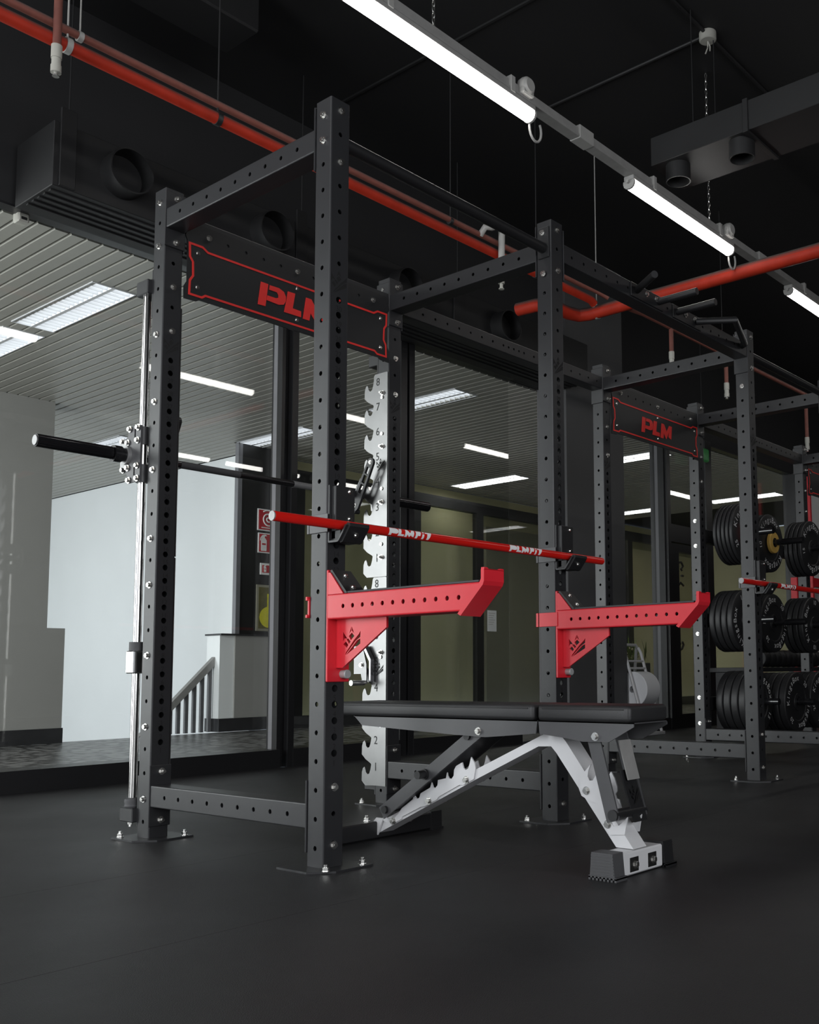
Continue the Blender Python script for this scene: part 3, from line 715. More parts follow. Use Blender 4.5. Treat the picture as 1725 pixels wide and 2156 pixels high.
# smith machine bar
sb = thing('smith_barbell', (.5622, 1.10, 1.40), 'black barbell with fat sleeves riding on chrome guide rods behind the nearest rack', 'barbell')
b = B(); b.cyl((-.04, 1.10, 1.40), (1.164, 1.10, 1.40), .0140, 24); b.build('shaft', M_SHAFT, sb)
for xa, xb in ((.16, .43), (.70, .97)):
    b = B(); b.cyl((xa, 1.10, 1.40), (xb, 1.10, 1.40), .0144, 24); b.build('knurled_grip', M_RIDGE if xa < .3 else M_DULL, sb)
for s, xr in ((-1, 0.0), (1, XS[1])):
    b = B(); b.cyl((xr+s*.12, 1.10, 1.40), (xr+s*.395, 1.10, 1.40), .0235, 28).cyl((xr+s*.085, 1.10, 1.40), (xr+s*.115, 1.10, 1.40), .031, 28).cyl((xr+s*.05, 1.10, 1.40), (xr+s*.085, 1.10, 1.40), .026, 28)
    sl_ = b.build('sleeve', M_GLOSSB, sb)
    b = B(); b.cyl((xr+s*.394, 1.10, 1.40), (xr+s*.398, 1.10, 1.40), .018, 20); b.build('end_cap', M_DULL, sl_)
    poly = [(1.006, 1.503), (1.090, 1.505), (1.094, 1.472), (1.120, 1.458), (1.130, 1.43), (1.130, 1.37), (1.120, 1.345), (1.098, 1.328), (1.094, 1.292), (1.006, 1.294)]
    sh = [[(1.040, 1.494), (1.040, 1.446), (1.050, 1.446), (1.050, 1.494)], [(1.040, 1.352), (1.040, 1.304), (1.050, 1.304), (1.050, 1.352)]]
    b = B(); xa = xr+s*.056; b.prism(poly, 'x', xa-.003, xa+.003, sh); cp = b.build('carriage_plate', M_BENCH, sb, False)
    b = B(); b.prism([(1.10+.036*math.cos(a), 1.40+.036*math.sin(a)) for a in [2*PI*k/24 for k in range(24)]], 'x', min(xa, xa+s*.014), max(xa, xa+s*.014)); b.build('bearing_ring', M_DULL, sb)
    b = B(); b.prism([(1.112, 1.462), (1.128, 1.466), (1.138, 1.456), (1.139, 1.40), (1.136, 1.345), (1.122, 1.336), (1.106, 1.342), (1.085, 1.37), (1.085, 1.43)], 'x', min(xa, xa+s*.008), max(xa, xa+s*.008)); b.build('bearing_flange', M_BRUSH, sb, False)
    for yy, zz in ((1.126, 1.455), (1.120, 1.346), (1.090, 1.446), (1.088, 1.350), (1.078, 1.496), (1.020, 1.495), (1.022, 1.447), (1.078, 1.302), (1.020, 1.303), (1.022, 1.352)):
        inst('bolt', ME_BOLT, cp, (xa+s*.005, yy, zz), RX if s < 0 else RPX)
    for z0, z1 in ((1.435, 1.503), (1.293, 1.36)):
        b = B(); b.cyl((xr+s*.03, 1.04, z0), (xr+s*.03, 1.04, z1), .0225, 24); b.build('linear_bearing', M_BENCH, sb)
    b = B(); b.cyl((xr+s*.03, 1.04, 1.36), (xr+s*.03, 1.04, 1.435), .0175, 20); b.build('bearing_tube', M_CHROME, sb)
    # locking lever
    xl = .072 if s < 0 else XS[1]-.085
    ang = math.atan2(1.525-1.345, .985-1.085); Ld = .215; ca, sa = math.cos(ang), math.sin(ang)
    def lp(a, c): return (1.082+ca*a-sa*c, 1.345+sa*a+ca*c)
    outl = [lp(Ld+.02*math.cos(t), .02*math.sin(t)) for t in [-PI/2+PI*k/8 for k in range(9)]]+[lp(.05, .026)]+[lp(.026*math.cos(t), .026*math.sin(t)) for t in [PI/2+PI*k/8 for k in range(9)]]+[lp(.05, -.026)]
    wins = [[lp(a0, -.011), lp(a1, -.011), lp(a1, .011), lp(a0, .011)] for a0, a1 in ((.062, .105), (.112, .15), (.157, .19))]
    b = B(); b.prism(outl, 'x', xl-.006, xl+.006, wins); lv = b.build('locking_lever', M_BLACK, sb, False)
    for a in (0, Ld): inst('bolt', ME_SCREW, lv, (xl-.006, *lp(a, 0)), RX)
    b = B(); b.cyl((xl-.03, 1.10, 1.40), (xl+.006, 1.10, 1.40), .02, 20); b.build('lever_hub', M_BLACK, lv)
    b = B(); b.cyl((xl, *lp(-.028, 0)), (xl+.03*1, *lp(-.028, 0)), .011, 16); b.build('hook_pin', M_BLACK, lv)
    b = B(); b.path([(xl+.012, *lp(.02, -.03)), (xl+.016, *lp(.06, -.045)), (xl+.016, *lp(.12, -.04))], .008, 10); b.build('lever_spring', M_CHROME, lv)
# chrome safety catch hooked into the notch plate
t = thing('safety_catch', (1.075, 1.05, .53), 'small chrome safety catch hooked on the steel notch plate behind the nearest red arm', 'safety catch')
b = B(); b.prism([(1.108, .70), (1.108, .575), (1.06, .575), (1.048, .53), (1.022, .53), (1.024, .62), (1.05, .70)], 'x', 1.060, 1.066); b.build('catch_plate', M_BRUSH, t, False)
b = B(); b.prism([(1.03, .70), (.99, .64), (.99, .54), (1.0, .54), (1.0, .63), (1.04, .69)], 'x', 1.055, 1.078); b.build('catch_arm', M_SHAFT, t, False)
b = B(); b.cyl((.985, 1.04, .535), (1.06, 1.04, .535), .012, 18); b.build('catch_handle', M_CHROME, t)
inst('bolt', ME_BOLT, t, (1.06, 1.055, .615), RX)

# ------------------------------------------------------------------ adjustable bench
bn = thing('workout_bench', (.475, -.25, 0), 'flat adjustable bench with black vinyl pads and light grey frame, half inside the nearest rack', 'bench')
XC = .475
def pad(y0, y1, name):
    b = B(); b.box(XC-.102, XC+.102, y0, y1, .4295, .4775, .012, 3)
    r = b.build(name, M_VINYL, bn, True, 60)
    pts = []
    xw, c = .1025, .02
    b = B()
    b.path([(XC-xw, y0+.02, .466), (XC-xw, y1-.02, .466)], .0016, 6); b.build('seam', M_RUBB, r)
    return r
pad(-.855, -.520, 'seat_pad'); pad(-.506, .40, 'back_pad')
def rail(poly, name):
    r = B()
    r.prism(poly, 'x', XC-.090, XC-.086); r.prism(poly, 'x', XC+.086, XC+.090)
    ymin = min(p[0] for p in poly); ymax = max(p[0] for p in poly)
    r.box(XC-.09, XC+.09, ymin, ymax, .4265, .4295)
    return r.build(name, M_BENCH, bn, False)
br = rail([(.321, .4295), (.278, .396), (-.16, .377), (-.30, .373), (-.40, .381), (-.505, .390), (-.512, .4295)], 'back_rail')
sr = rail([(-.516, .4295), (-.520, .390), (-.62, .380), (-.68, .372), (-.775, .374), (-.86, .418), (-.86, .4295)], 'seat_rail')
inst('bolt', ME_BOLT, br, (XC-.09, -.272, .391), RX); inst('bolt', ME_BOLT, sr, (XC-.09, -.727, .388), RX)
# bent main tube, light grey
top = [(.262, .052), (-.205, .262), (-.49, .384), (-.555, .386), (-.577, .365), (-.815, .070)]
bot = [(.292, .003), (-.196, .226), (-.470, .347), (-.520, .349), (-.540, .330), (-.755, .070)]
b = B()
for k in range(5):
    b.prism([top[k], top[k+1], bot[k+1], bot[k]], 'x', XC-.034, XC+.034)
bmesh.ops.remove_doubles(b.bm, verts=b.bm.verts, dist=.0005)
b.build('main_frame', M_FRAMEL, bn, False)
b = B(); b.box(XC-.275, XC+.275, .25, .308, .004, .062, .004); rc = b.build('rear_crossbar', M_BLACK, bn)
for s in (-1, 1):
    b = B(); b.prism([(.238, 0), (.32, 0), (.32, .008), (.312, .008), (.310, .066), (.248, .066), (.246, .008), (.238, .008)], 'x', XC+s*.275-(.055 if s > 0 else 0), XC+s*.275+(.055 if s < 0 else 0)); b.build('rubber_foot', M_RUBB, rc, False)
inst('bolt', ME_NUT, rc, (.415, .285, .062))
b = B(); b.prism([(.285, .047), (.28, .016), (.249, .016), (.22, .075), (.255, .075)], 'x', XC-.042, XC-.036); lg = b.build('foot_lug', M_FRAMEL, bn, False); inst('bolt', ME_NUT, lg, (XC-.042, .268, .035), RX)
# front foot
b = B(); b.box(XC-.105, XC+.105, -.825, -.755, .004, .068, .004); fc = b.build('front_crossbar', M_FRAMEL, bn)
for s in (-1, 1):
    b = B(); b.box(XC+s*.047-.022, XC+s*.047+.022, -.8265, -.824, .012, .052, .001); wn = b.build('transport_window', M_INK, fc)
    inst('bolt', ME_BOLT, wn, (XC+s*.047+.002, -.826, .032), RY)
    xa = XC+s*.105; xb = XC+s*.155
    b = B(); b.prism([(-.832, .010), (-.748, .010), (-.754, .0745), (-.826, .0745)], 'x', min(xa, xb), max(xa, xb))
    for q in range(7): b.box(XC+s*.1555-.001, XC+s*.1555+.0015, -.829+.001*q*.4, -.751-.001*q*.4, .017+.008*q, .0215+.008*q)
    for q in range(8): b.box(min(xa, xb+s*.004), max(xa, xb+s*.004), -.840+.0125*q, -.8335+.0125*q, 0, .010)
    b.box(min(xa, xb+s*.004), max(xa, xb+s*.004), -.840, -.746, .006, .012)
    b.build('rubber_foot', M_RIDGE if s < 0 else M_RUBB, bn, False)
# notched adjusting plates
rp = [(-.212, .269), (-.208, .285), (-.193, .303), (-.186, .28), (-.18, .266), (-.169, .26), (-.159, .267), (-.153, .284), (-.126, .271), (-.117, .258), (-.115, .239), (-.105, .228), (-.093, .23), (-.087, .238), (-.085, .248), (-.080, .229), (-.043, .221), (-.041, .204), (-.031, .194), (-.02, .196), (-.013, .211), (-.007, .194), (.039, .172), (.044, .158), (.055, .152), (.064, .158), (.070, .168), (.076, .150), (.13, .116), (.148, .096), (.166, .080), (.188, .074), (.205, .077), (.22, .093), (.225, .068), (.184, .044), (.132, .066), (.13, .087), (.039, .127), (.018, .118), (-.037, .144), (-.045, .166), (-.141, .211), (-.158, .204), (-.204, .22)]
fp = [(-.672, .303), (-.663, .283), (-.66, .267), (-.667, .255), (-.679, .256), (-.687, .268), (-.693, .276), (-.706, .257), (-.714, .233), (-.714, .22), (-.707, .211), (-.711, .199), (-.721, .196), (-.726, .179), (-.738, .140), (-.750, .129), (-.769, .133), (-.786, .146), (-.799, .159), (-.789, .109), (-.737, .104), (-.706, .143), (-.711, .163), (-.688, .192), (-.67, .194), (-.637, .209), (-.628, .228), (-.632, .253), (-.647, .278)]
rp = [(u, max(v, .003+(.292-u)*.457+.003)) for u, v in rp]
for nm, poly, bl in (('rear_notch_plate', rp, ((-.172, .229), (-.001, .150), (.171, .070))), ('front_notch_plate', fp, ((-.656, .225), (-.731, .134)))):
    for xa in (XC-.0395, XC+.0345):
        b = B(); b.prism(poly, 'x', xa, xa+.005); o = b.build(nm, M_FRAMEL, bn, False)
        for p in bl: inst('bolt', ME_BOLT, o, (xa if xa < XC else xa+.005, *p), RX if xa < XC else RPX)
# dark struts and their pins
def strut(p, q, wd_, name, xo, thick=.006):
    p, q = Vector(p), Vector(q); dd = (q-p).normalized(); nn = Vector((-dd.y, dd.x))*wd_/2
    o = None
    for xa in (XC-xo, XC+xo-thick):
        b = B(); b.prism([tuple(p-dd*.02+nn), tuple(p-dd*.02-nn), tuple(q+nn), tuple(q-nn)][:2]+[tuple(q-nn), tuple(q+nn)], 'x', xa, xa+thick); o = b.build(name, M_BENCH, bn, False)
    return o
strut((.190, .107), (-.262, .400), .044, 'rear_strut', .062)
b = B()
pn = Vector((-.452, .293)).normalized(); nn = Vector((-pn.y, pn.x))
p0 = Vector((.15, .133)); p1 = Vector((-.24, .386))
b.prism([tuple(p0+nn*.022), tuple(p0+nn*.017), tuple(p1+nn*.017), tuple(p1+nn*.022)], 'x', XC-.06, XC+.06); b.build('strut_web', M_STEEL, bn, False)
strut((-.768, .168), (-.705, .392), .044, 'front_strut', .074)
for (yy, zz), xl, rr in (((.185, .110), .072, .013), ((-.006, .240), .095, .012), ((-.200, .372), .070, .013), ((-.775, .166), .080, .0165)):
    b = B(); b.cyl((XC-xl, yy, zz), (XC+xl, yy, zz), rr, 20); b.build('strut_pin', M_BLACK, bn)
b = B(); b.cyl((XC-.1, -.006, .24), (XC-.068, -.006, .24), .0135, 20).cyl((XC-.07, -.006, .24), (XC-.064, -.006, .24), .018, 20); b.build('pop_pin', M_RUBB, bn)
b = B(); b.prism([(-.742, .372), (-.738, .372), (-.770, .258), (-.774, .258)], 'x', XC+.008, XC+.068); b.build('hinge_plate', M_RAIL, bn, False)
b = B(); b.prism([(-.752, .286), (-.747, .286), (-.794, .140), (-.799, .140)], 'x', XC+.0, XC+.0675); hp = b.build('crown_panel', M_BLACK, bn, False)
b = B(); dv = Vector((0, .041, .13)).normalized()
crown_bm(b.bm, mtx((XC+.012, -.7905, .188), (1, 0, 0), dv) @ Matrix.Diagonal((.045, .06, 1, 1))); b.build('crown_mark', M_INK, hp, False)

# ------------------------------------------------------------------ plate storage rack and bumper plates
PEG = [(4.17, 1.505, .50), (4.62, 1.483, .49), (5.18, 1.490, .46), (4.17, .910, .51), (4.62, .908, .49), (5.20, .910, .48), (4.22, .362, .52), (4.67, .348, .47), (5.20, .350, .47)]
for z in (1.49, .912, .35):
    b = B(); b.box(XS[3]+H+.002, XS[4]-H-.002, D-.03, D+.03, z-.045, z+.045, .003); cb = b.build('plate_carrier', M_BLACK, rig)
    for x, zz, ye in PEG:
        if abs(zz-z) < .03:
            b = B(); b.cyl((x, D-.03, zz), (x, ye, zz), .0225, 20); b.build('storage_peg', M_GLOSSB, cb)
def plate_mesh(R, T, m):
    prof = [(.026, -T/2), (.06, -T/2), (.062, -T/2+.005), (R*.60, -T/2+.005), (R*.63, -T/2), (R*.94, -T/2), (R*.985, -T/2+.004), (R, -T/2+.010)]
    full = prof+[(r, -z) for r, z in reversed(prof)]
    b = B(); b.lathe(full, 56, Matrix.Rotation(PI/2, 4, 'X'), closed=True)
    return b.mesh('bumper', m, True, 25)
def plate_letters(R, T, kg, phase):
    b = B(); rr = R*.80
    def arc(txt, a0, size, step):
        n = len(txt)
        for k, ch in enumerate(txt):
            a = a0-(k-(n-1)/2)*step            # clockwise from a0
            x, z = rr*math.cos(a), rr*math.sin(a)
            tx, tz = math.sin(a), -math.cos(a)
            add_mesh(b.bm, text_mesh(ch, size, M_GREYP), mtx((x, -T/2-.0008, z), (tx, 0, tz), (math.cos(a), 0, math.sin(a))))
    for h in (0, PI):
        arc('KingsBox', PI/2+phase+h, .060, .225)
        arc(kg, phase+h, .048, .16)
    return b.mesh('lettering', M_GREYP)
BP = {T: plate_mesh(.210, T-.0015, M_RUBB) for T in (.031, .037, .045, .056)}
b = B(); b.lathe([(.026, -.001), (.04, -.001), (.04, .004), (.026, .004)], 28, Matrix.Rotation(PI/2, 4, 'X'), closed=True); ME_HUB = b.mesh('hub_ring', M_SHAFT, True)
ORD = ['front', 'second', 'third', 'fourth', 'fifth', 'sixth']
ROW = ['top', 'middle', 'bottom']; COLN = ['left', 'centre', 'right']
def stack(ix, row, yf, n, T, kg, phase, R=.210):
    x, z, _ = PEG[row*3+ix]; zc = z-.0024
    lm = plate_letters(R, T, kg, phase)
    for k in range(n):
        t = thing('bumper_plate', (x, yf+T*(k+.5), zc), '%s black bumper plate on the %s %s storage peg' % (ORD[k], ROW[row], COLN[ix]), 'weight plate', 'bumper plates on the rig storage pegs')
        c = (x, yf+T*(k+.5), zc)
        inst('bumper', BP[T], t, c); inst('hub_ring', ME_HUB, t, (x, yf+T*k+.003, zc))
        if k == 0: inst('lettering', lm, t, c)['kind'] = 'stuff'
stack(0, 0, .697, 5, .031, '25', .5); stack(1, 0, .735, 2, .037, '10', .15); stack(2, 0, .662, 4, .037, '15', .2)
stack(0, 1, .716, 4, .045, '10', -1.2); stack(1, 1, .725, 3, .045, '20', .75); stack(2, 1, .678, 4, .045, '10', 1.5)
stack(0, 2, .664, 4, .056, '15', -.6); stack(1, 2, .588, 5, .056, '20', .8); stack(2, 2, .635, 4, .056, '20', .3)
def small_plate(ix, yf, R, T, m, label):
    x, z, _ = PEG[ix]
    t = thing('change_plate', (x, yf+T/2, z), label, 'weight plate')
    b = B(); b.lathe([(.026, -T/2), (R*.6, -T/2), (R*.62, -T/2+.003), (R*.8, -T/2+.003), (R*.84, -T/2), (R*.96, -T/2), (R, -T/2+.004), (R, T/2-.004), (R*.96, T/2), (.026, T/2)], 40, Matrix.Translation((x, yf+T/2, z)) @ Matrix.Rotation(PI/2, 4, 'X'), closed=True)
    b.build('disc', m, t)
    b = B(); b.lathe([(.026, -.001), (.034, -.001), (.034, .003), (.026, .003)], 24, Matrix.Translation((x, yf+.001, z)) @ Matrix.Rotation(PI/2, 4, 'X'), closed=True); b.build('hub_ring', M_SHAFT, t)
small_plate(0, .672, .070, .024, M_SIGNR, 'small red change plate in front of the top left stack of bumper plates')
small_plate(1, .706, .077, .028, M_PYELL, 'small yellow change plate on the long top centre storage peg')
# low shelf with a black ridged roller further back
sh = thing('storage_shelf', (7.4, 1.95, 0), 'dark grey storage shelf behind the bumper plates', 'shelf')
b = B(); b.box(6.2, 9.3, 1.75, 2.15, .555, .597, .003); b.build('shelf_board', M_STEEL, sh)
for x in (6.25, 9.25):
    b = B(); b.box(x-.03, x+.03, 1.8, 2.1, 0, .555, .003); b.build('leg', M_STEEL, sh)
fr = thing('foam_roller', (7.4, 1.9, .597), 'long black ridged foam roller lying on the dark shelf behind the plates', 'foam roller')
pr = [(.02, 6.7)]
for k in range(11): pr += [(.072, 6.702+.12*k), (.082, 6.715+.12*k), (.084, 6.76+.12*k), (.082, 6.80+.12*k), (.072, 6.815+.12*k)]
pr += [(.02, 8.03)]
b = B(); b.lathe(pr, 28, Matrix(((0, 0, 1, 0), (1, 0, 0, 1.9), (0, 1, 0, .681), (0, 0, 0, 1)))); b.build('roller_body', M_RUBB, fr)
b = B(); b.cyl((6.69, 1.9, .681), (8.04, 1.9, .681), .022, 16); b.build('roller_core', M_BLACK, fr)

# ------------------------------------------------------------------ paper roll stand by the column
st = thing('paper_roll_stand', (5.75, 2.62, 0), 'white paper roll stand beside the dark grey column', 'paper stand')
for xx in (5.60, 5.865):
    b = B(); b.path([(xx, 2.71, .79), (xx, 2.68, .74), (xx+.0, 2.47, .03)], .014, 8); b.build('leg', M_WFRAME, st)
    b = B(); b.path([(xx, 2.73, .79), (xx, 2.80, .03)], .014, 8); b.build('leg', M_WFRAME, st)
b = B(); b.path([(5.60, 2.72, .785), (5.63, 2.72, .815), (5.84, 2.72, .815), (5.865, 2.72, .785)], .014, 8); b.build('top_bar', M_WFRAME, st)
b = B(); b.box(5.40, 5.89, 2.445, 2.485, 0, .03, .004).box(5.60, 5.89, 2.77, 2.81, 0, .03, .004).box(5.85, 5.885, 2.48, 2.78, .003, .027, .002); b.build('base_rail', M_WFRAME, st)
for zz, yy in ((.665, 2.655), (.60, 2.635)):
    b = B(); b.cyl((5.60, yy, zz), (5.865, yy, zz), .010, 8); b.build('cross_bar', M_WFRAME, st)
b = B(); b.cyl((5.60, 2.62, .41), (5.865, 2.62, .41), .010, 12); b.build('roll_axle', M_ALUL, st)
t = thing('paper_roll', (5.73, 2.62, .41), 'big white paper roll on its white stand beside the column', 'paper roll')
b = B(); b.lathe([(.03, -.11), (.155, -.11), (.16, -.106), (.16, .106), (.155, .11), (.03, .11)], 40, Matrix.Translation((5.73, 2.62, .41)) @ Matrix.Rotation(PI/2, 4, 'Y'), closed=True); b.build('roll', M_PAPER, t)

# ------------------------------------------------------------------ gym ceiling: strip lights, pipes, ducts
tr = thing('light_rail', (3, .565, 3.42), 'grey metal lighting rail hung on chains under the black ceiling', 'light rail')
b = B(); b.box(-1.5, 12.5, .543, .587, 3.385, 3.43, .004).box(-1.5, 12.5, .535, .595, 3.375, 3.388, .002); b.build('rail_channel', M_RAIL, tr)
b = B(); b.path([(-1.5, .60, 3.435), (12.5, .60, 3.435)], .006, 8); b.build('cable_run', M_GREYPL, tr)
LAMPS = []; lamps = [-1.61, .392, 2.376, 4.376, 6.38, 8.38, 10.38]  # last two lamps added out of view to brighten the right side
lk = B()
for x in [v+dx for v in lamps for dx in (.22, .62, 1.02, 1.45, 1.72)]:
    pass
for x in [v+dx for v in lamps for dx in (.22, .98)]:
    b = B(); b.box(x-.016, x+.016, .530, .600, 3.365, 3.445, .003); b.build('clip', M_GREYPL, tr)
for x in [v+1.56 for v in lamps]:
    b = B(); b.box(x-.06, x+.06, .532, .600, 3.372, 3.442, .003); b.build('rail_joint', M_GREYPL, tr)
def chain(x, z0, z1):
    b = B(); n = int((z1-z0)/.026); r = .0028
    for k in range(n):
        zc = z0+.013+.026*k; pts = []
        for j in range(10):
            a = 2*PI*j/10; u = .0065*math.cos(a); v = .017*math.sin(a)
            pts.append((x+(u if k % 2 else 0), .565+(0 if k % 2 else u), zc+v))
        b.path(pts, r, 5, True)
    o = b.build('hanging_chain', M_ZINC, tr); o['kind'] = 'stuff'
    b = B(); b.path([(x-.02, .565, z0-.005), (x, .565, z0+.018), (x+.02, .565, z0-.005)], .004, 6); b.build('chain_hook', M_ZINC, tr)
chain(.885, 3.43, 4.40); chain(3.27, 3.43, 4.40); chain(5.7, 3.43, 4.40)
for k, x in enumerate(lamps):
    lbl = ['lit white strip light out of view behind the nearest lit tube', 'nearest lit white strip light, running off the top of the picture', 'lit white strip light hanging above the second rack, second from the camera',
           'third lit white strip light, at the right edge under the crossing red pipe', 'fourth lit white strip light, beyond the right edge of the picture', 'fifth lit white strip light along the rail, out of the picture', 'sixth lit white strip light, at the far end of the rail'][k]
    t = thing('strip_light', (x+.6, .565, 3.345), lbl, 'ceiling light', 'strip lights on the rail'); LAMPS.append(t)
    b = B(); pts = [(.532, 3.345), (.531, 3.33), (.537, 3.312), (.550, 3.302), (.565, 3.299), (.580, 3.302), (.593, 3.312), (.599, 3.33), (.598, 3.345)]
    b.prism(pts, 'x', x+.012, x+1.136); b.build('diffuser', M_LED, t, True, 50)
    b = B(); b.box(x, x+1.148, .533, .597, 3.345, 3.374, .004); b.build('lamp_body', M_RAIL, t)
    for xa in (x, x+1.136):
        b = B(); b.prism([(u+(.002 if u > .565 else -.002 if u < .565 else 0), v-.0015) for u, v in pts], 'x', xa, xa+.012); b.build('end_cap', M_GREYPL, t, True, 50)
    b = B(); b.cyl((x-.016, .565, 3.335), (x, .565, 3.335), .009, 14); b.build('cable_gland', M_GREYPL, t)
    b = B(); b.path([(x+1.148, .565, 3.34)]+[(x+1.193+.045*math.sin(a), .575, 3.335-.045+.06*math.cos(a)) for a in [-1.2-.35*j for j in range(13)]], .006, 8); b.build('cable_loop', M_GREYPL, t)
    b = B(); b.lathe([(0, -.03), (.03, -.03), (.042, -.018), (.045, 0), (.042, .018), (.03, .03), (0, .03)], 20, Matrix.Translation((x+1.07, .53, 3.43)) @ Matrix.Rotation(PI/2, 4, 'X')); b.box(x+1.03, x+1.11, .51, .56, 3.385, 3.43, .006); b.build('plug_box', M_GREYPL, t)
for o in [tr]+LAMPS: o.location.y -= .135; o.location.z -= .12
# the next row of the same lights, outside the picture, over the camera
copy_tree(tr, (3, -2.485, 3.30), 'lighting rail of the ceiling row over the camera, outside the picture')
for k in range(3):
    copy_tree(LAMPS[1], (3.81+1.35*k+.6, -2.485, 3.225), 'lit white strip light of the ceiling row over the camera, outside the picture')
# fire pipes
fp_ = thing('fire_pipe', (1.5, 1.5, 3.147), 'thick red fire pipe running under the ceiling behind the nearest rack', 'pipe')
b = B(); b.path([(-4, 1.5, 3.147), (3.50, 1.5, 3.147), (3.54, 1.5, 3.13)], .0285, 16); b.build('pipe_run', M_PIPER, fp_)
for x in (-.15, .55, 2.9):
    b = B(); b.cyl((x-.012, 1.5, 3.147), (x+.012, 1.5, 3.147), .033, 16); b.cyl((x, 1.5, 3.17), (x, 1.5, 4.279), .004, 8); b.build('pipe_hanger', M_GREYPL if x < 0 else M_DUCT, fp_)
fc_ = thing('crossing_pipe', (3.64, 0, 3.115), 'thick dusty red pipe crossing towards the right edge, joined by two thinner red pipes', 'pipe')
b = B(); b.path([(3.225, 1.93, 3.10), (3.24, 1.78, 3.10), (3.27, 1.73, 3.10), (3.33, 1.70, 3.10), (3.50, 1.70, 3.10), (3.59, 1.67, 3.10), (3.63, 1.60, 3.105), (3.64, 1.50, 3.11), (3.66, -.2, 3.115), (3.68, -5.5, 3.12)], .046, 18); b.build('pipe_run', M_PIPER, fc_)
for y in (1.55, -2.5):
    b = B(); b.cyl((3.642, y-.012, 3.11), (3.642, y+.012, 3.11), .050, 18); b.cyl((3.64, y, 3.15), (3.64, y, 4.279), .004, 8); b.build('pipe_hanger', M_GREYPL, fc_)
sp = thing('sprinkler_pipe', (1.5, 1.50, 3.215), 'thin dusty pink sprinkler pipe with hanging drops, running above the thick red pipe', 'pipe')
b = B(); b.path([(-4, 1.50, 3.207), (3.40, 1.50, 3.222), (3.52, 1.47, 3.21), (3.60, 1.42, 3.17)], .017, 12); b.build('pipe_run', M_PIPEP, sp)
sp1 = sp; sp2 = thing('sprinkler_pipe', (6.5, 1.29, 3.10), 'thin pink sprinkler pipe with three drops, beyond the crossing red pipe at right', 'pipe')
b = B(); b.path([(3.71, 1.33, 3.105), (3.85, 1.30, 3.10), (9.5, 1.28, 3.10)], .017, 12); b.build('pipe_run', M_PIPEP, sp2)
def drop(x, y, z0, z1, m):
    b = B(); b.cyl((x, y, z0), (x, y, z1+.07), .0165, 14); o = b.build('sprinkler_drop', m, sp)
    b = B(); b.cyl((x, y, z1+.115), (x, y, z1+.06), .021, 14).cyl((x, y, z1+.06), (x, y, z1+.03), .018, 14).cyl((x, y, z1+.03), (x, y, z1), .0205, 14); b.build('drop_sleeve', M_PALE if m is not M_GREYPL else M_GREYPL, o)
    b = B(); b.cyl((x, y, z1), (x, y, z1-.012), .009, 10).cyl((x, y, z1-.012), (x, y, z1-.015), .014, 10); b.build('sprinkler_head', M_ZINC, o)
drop(-.21, 1.46, 3.36, 2.985, M_PIPEP); sp = sp2; drop(4.228, 1.295, 3.10, 2.80, M_PIPEP); drop(5.06, 1.29, 3.10, 2.75, M_PIPEP); drop(6.58, 1.285, 3.10, 2.58, M_PIPEP); sp = sp1
b = B(); b.path([(2.36, 1.50, 3.217), (2.36, 1.46, 3.255), (2.40, 1.44, 3.262), (2.45, 1.44, 3.29), (2.485, 1.44, 3.285), (2.49, 1.44, 3.24), (2.485, 1.44, 2.96)], .02, 12); o = b.build('grey_elbow_drop', M_GREYPL, sp); o['label'] = 'grey plastic elbow drop'
b = B(); b.cyl((2.485, 1.44, 2.96), (2.485, 1.44, 2.935), .02, 12).cyl((2.485, 1.44, 2.935), (2.485, 1.44, 2.905), .01, 10).cyl((2.485, 1.44, 2.905), (2.485, 1.44, 2.90), .017, 12); b.build('sprinkler_head', M_PALE, sp)
for x in (-.10, 2.1, 5.0):
    y = 1.50 if x < 3 else 1.285; z = 3.212 if x < 3 else 3.10; sp = sp1 if x < 3 else sp2
    b = B(); b.cyl((x-.01, y, z), (x+.01, y, z), .022, 12); b.cyl((x, y, z), (x, y, 4.279), .0035, 8); b.build('pipe_clip', M_GREYPL if x < 0 else M_DUCT, sp)
# ducts
d1 = thing('air_duct', (2.3, 2.55, 2.985), 'long black rectangular air duct with round outlets above the glass wall', 'air duct')
b = B(); b.box(.222, 4.70, 2.40, 2.80, 2.99, 3.325, .003); b.build('duct_body', M_DUCT, d1)
for k in range(5):
    y = 2.45+.06*k; b = B(); b.box(.24, 4.69, y, y+.022, 2.982, 2.99); b.build('grille_slat', M_DUCT, d1)
for x in (.575, 1.475, 2.55, 3.58):
    b = B(); b.lathe([(.118, 0), (.118, -.11), (.110, -.11), (.110, -.005), (0, -.005)], 32, Matrix.Translation((x, 2.40, 3.165)) @ Matrix.Rotation(-PI/2, 4, 'X')); b.build('round_outlet', M_DUCT, d1)
for x in (.29, 1.72, 3.1):
    b = B(); b.box(x-.04, x+.04, 2.385, 2.40, 2.995, 3.40, .002).cyl((x, 2.392, 3.4), (x, 2.392, 4.279), .004, 8); b.build('strap', M_DUCT, d1)
b = B(); b.box(.45, 1.05, 1.9, 2.2, 4.0, 4.28, .01); o = tag(b.build('ceiling_box', M_DUCT), 'dim black box on the ceiling above the red pipes', 'ceiling box')
d2 = thing('supply_duct', (2.8, -1.5, 3.45), 'dark rectangular air duct with two round outlets at the upper right', 'air duct')
b = B(); b.box(2.64, 3.0, -4.0, .45, 3.42, 3.585, .003); b.box(2.63, 3.01, -.16, -.13, 3.41, 3.595, .002); b.build('duct_body', M_DUCT, d2)
for y in (.33, -.07):
    b = B(); b.lathe([(.070, 0), (.070, -.095), (.064, -.095), (.064, -.005), (0, -.005)], 28, Matrix.Translation((2.735, y, 3.42))); b.build('round_outlet', M_DUCT, d2)
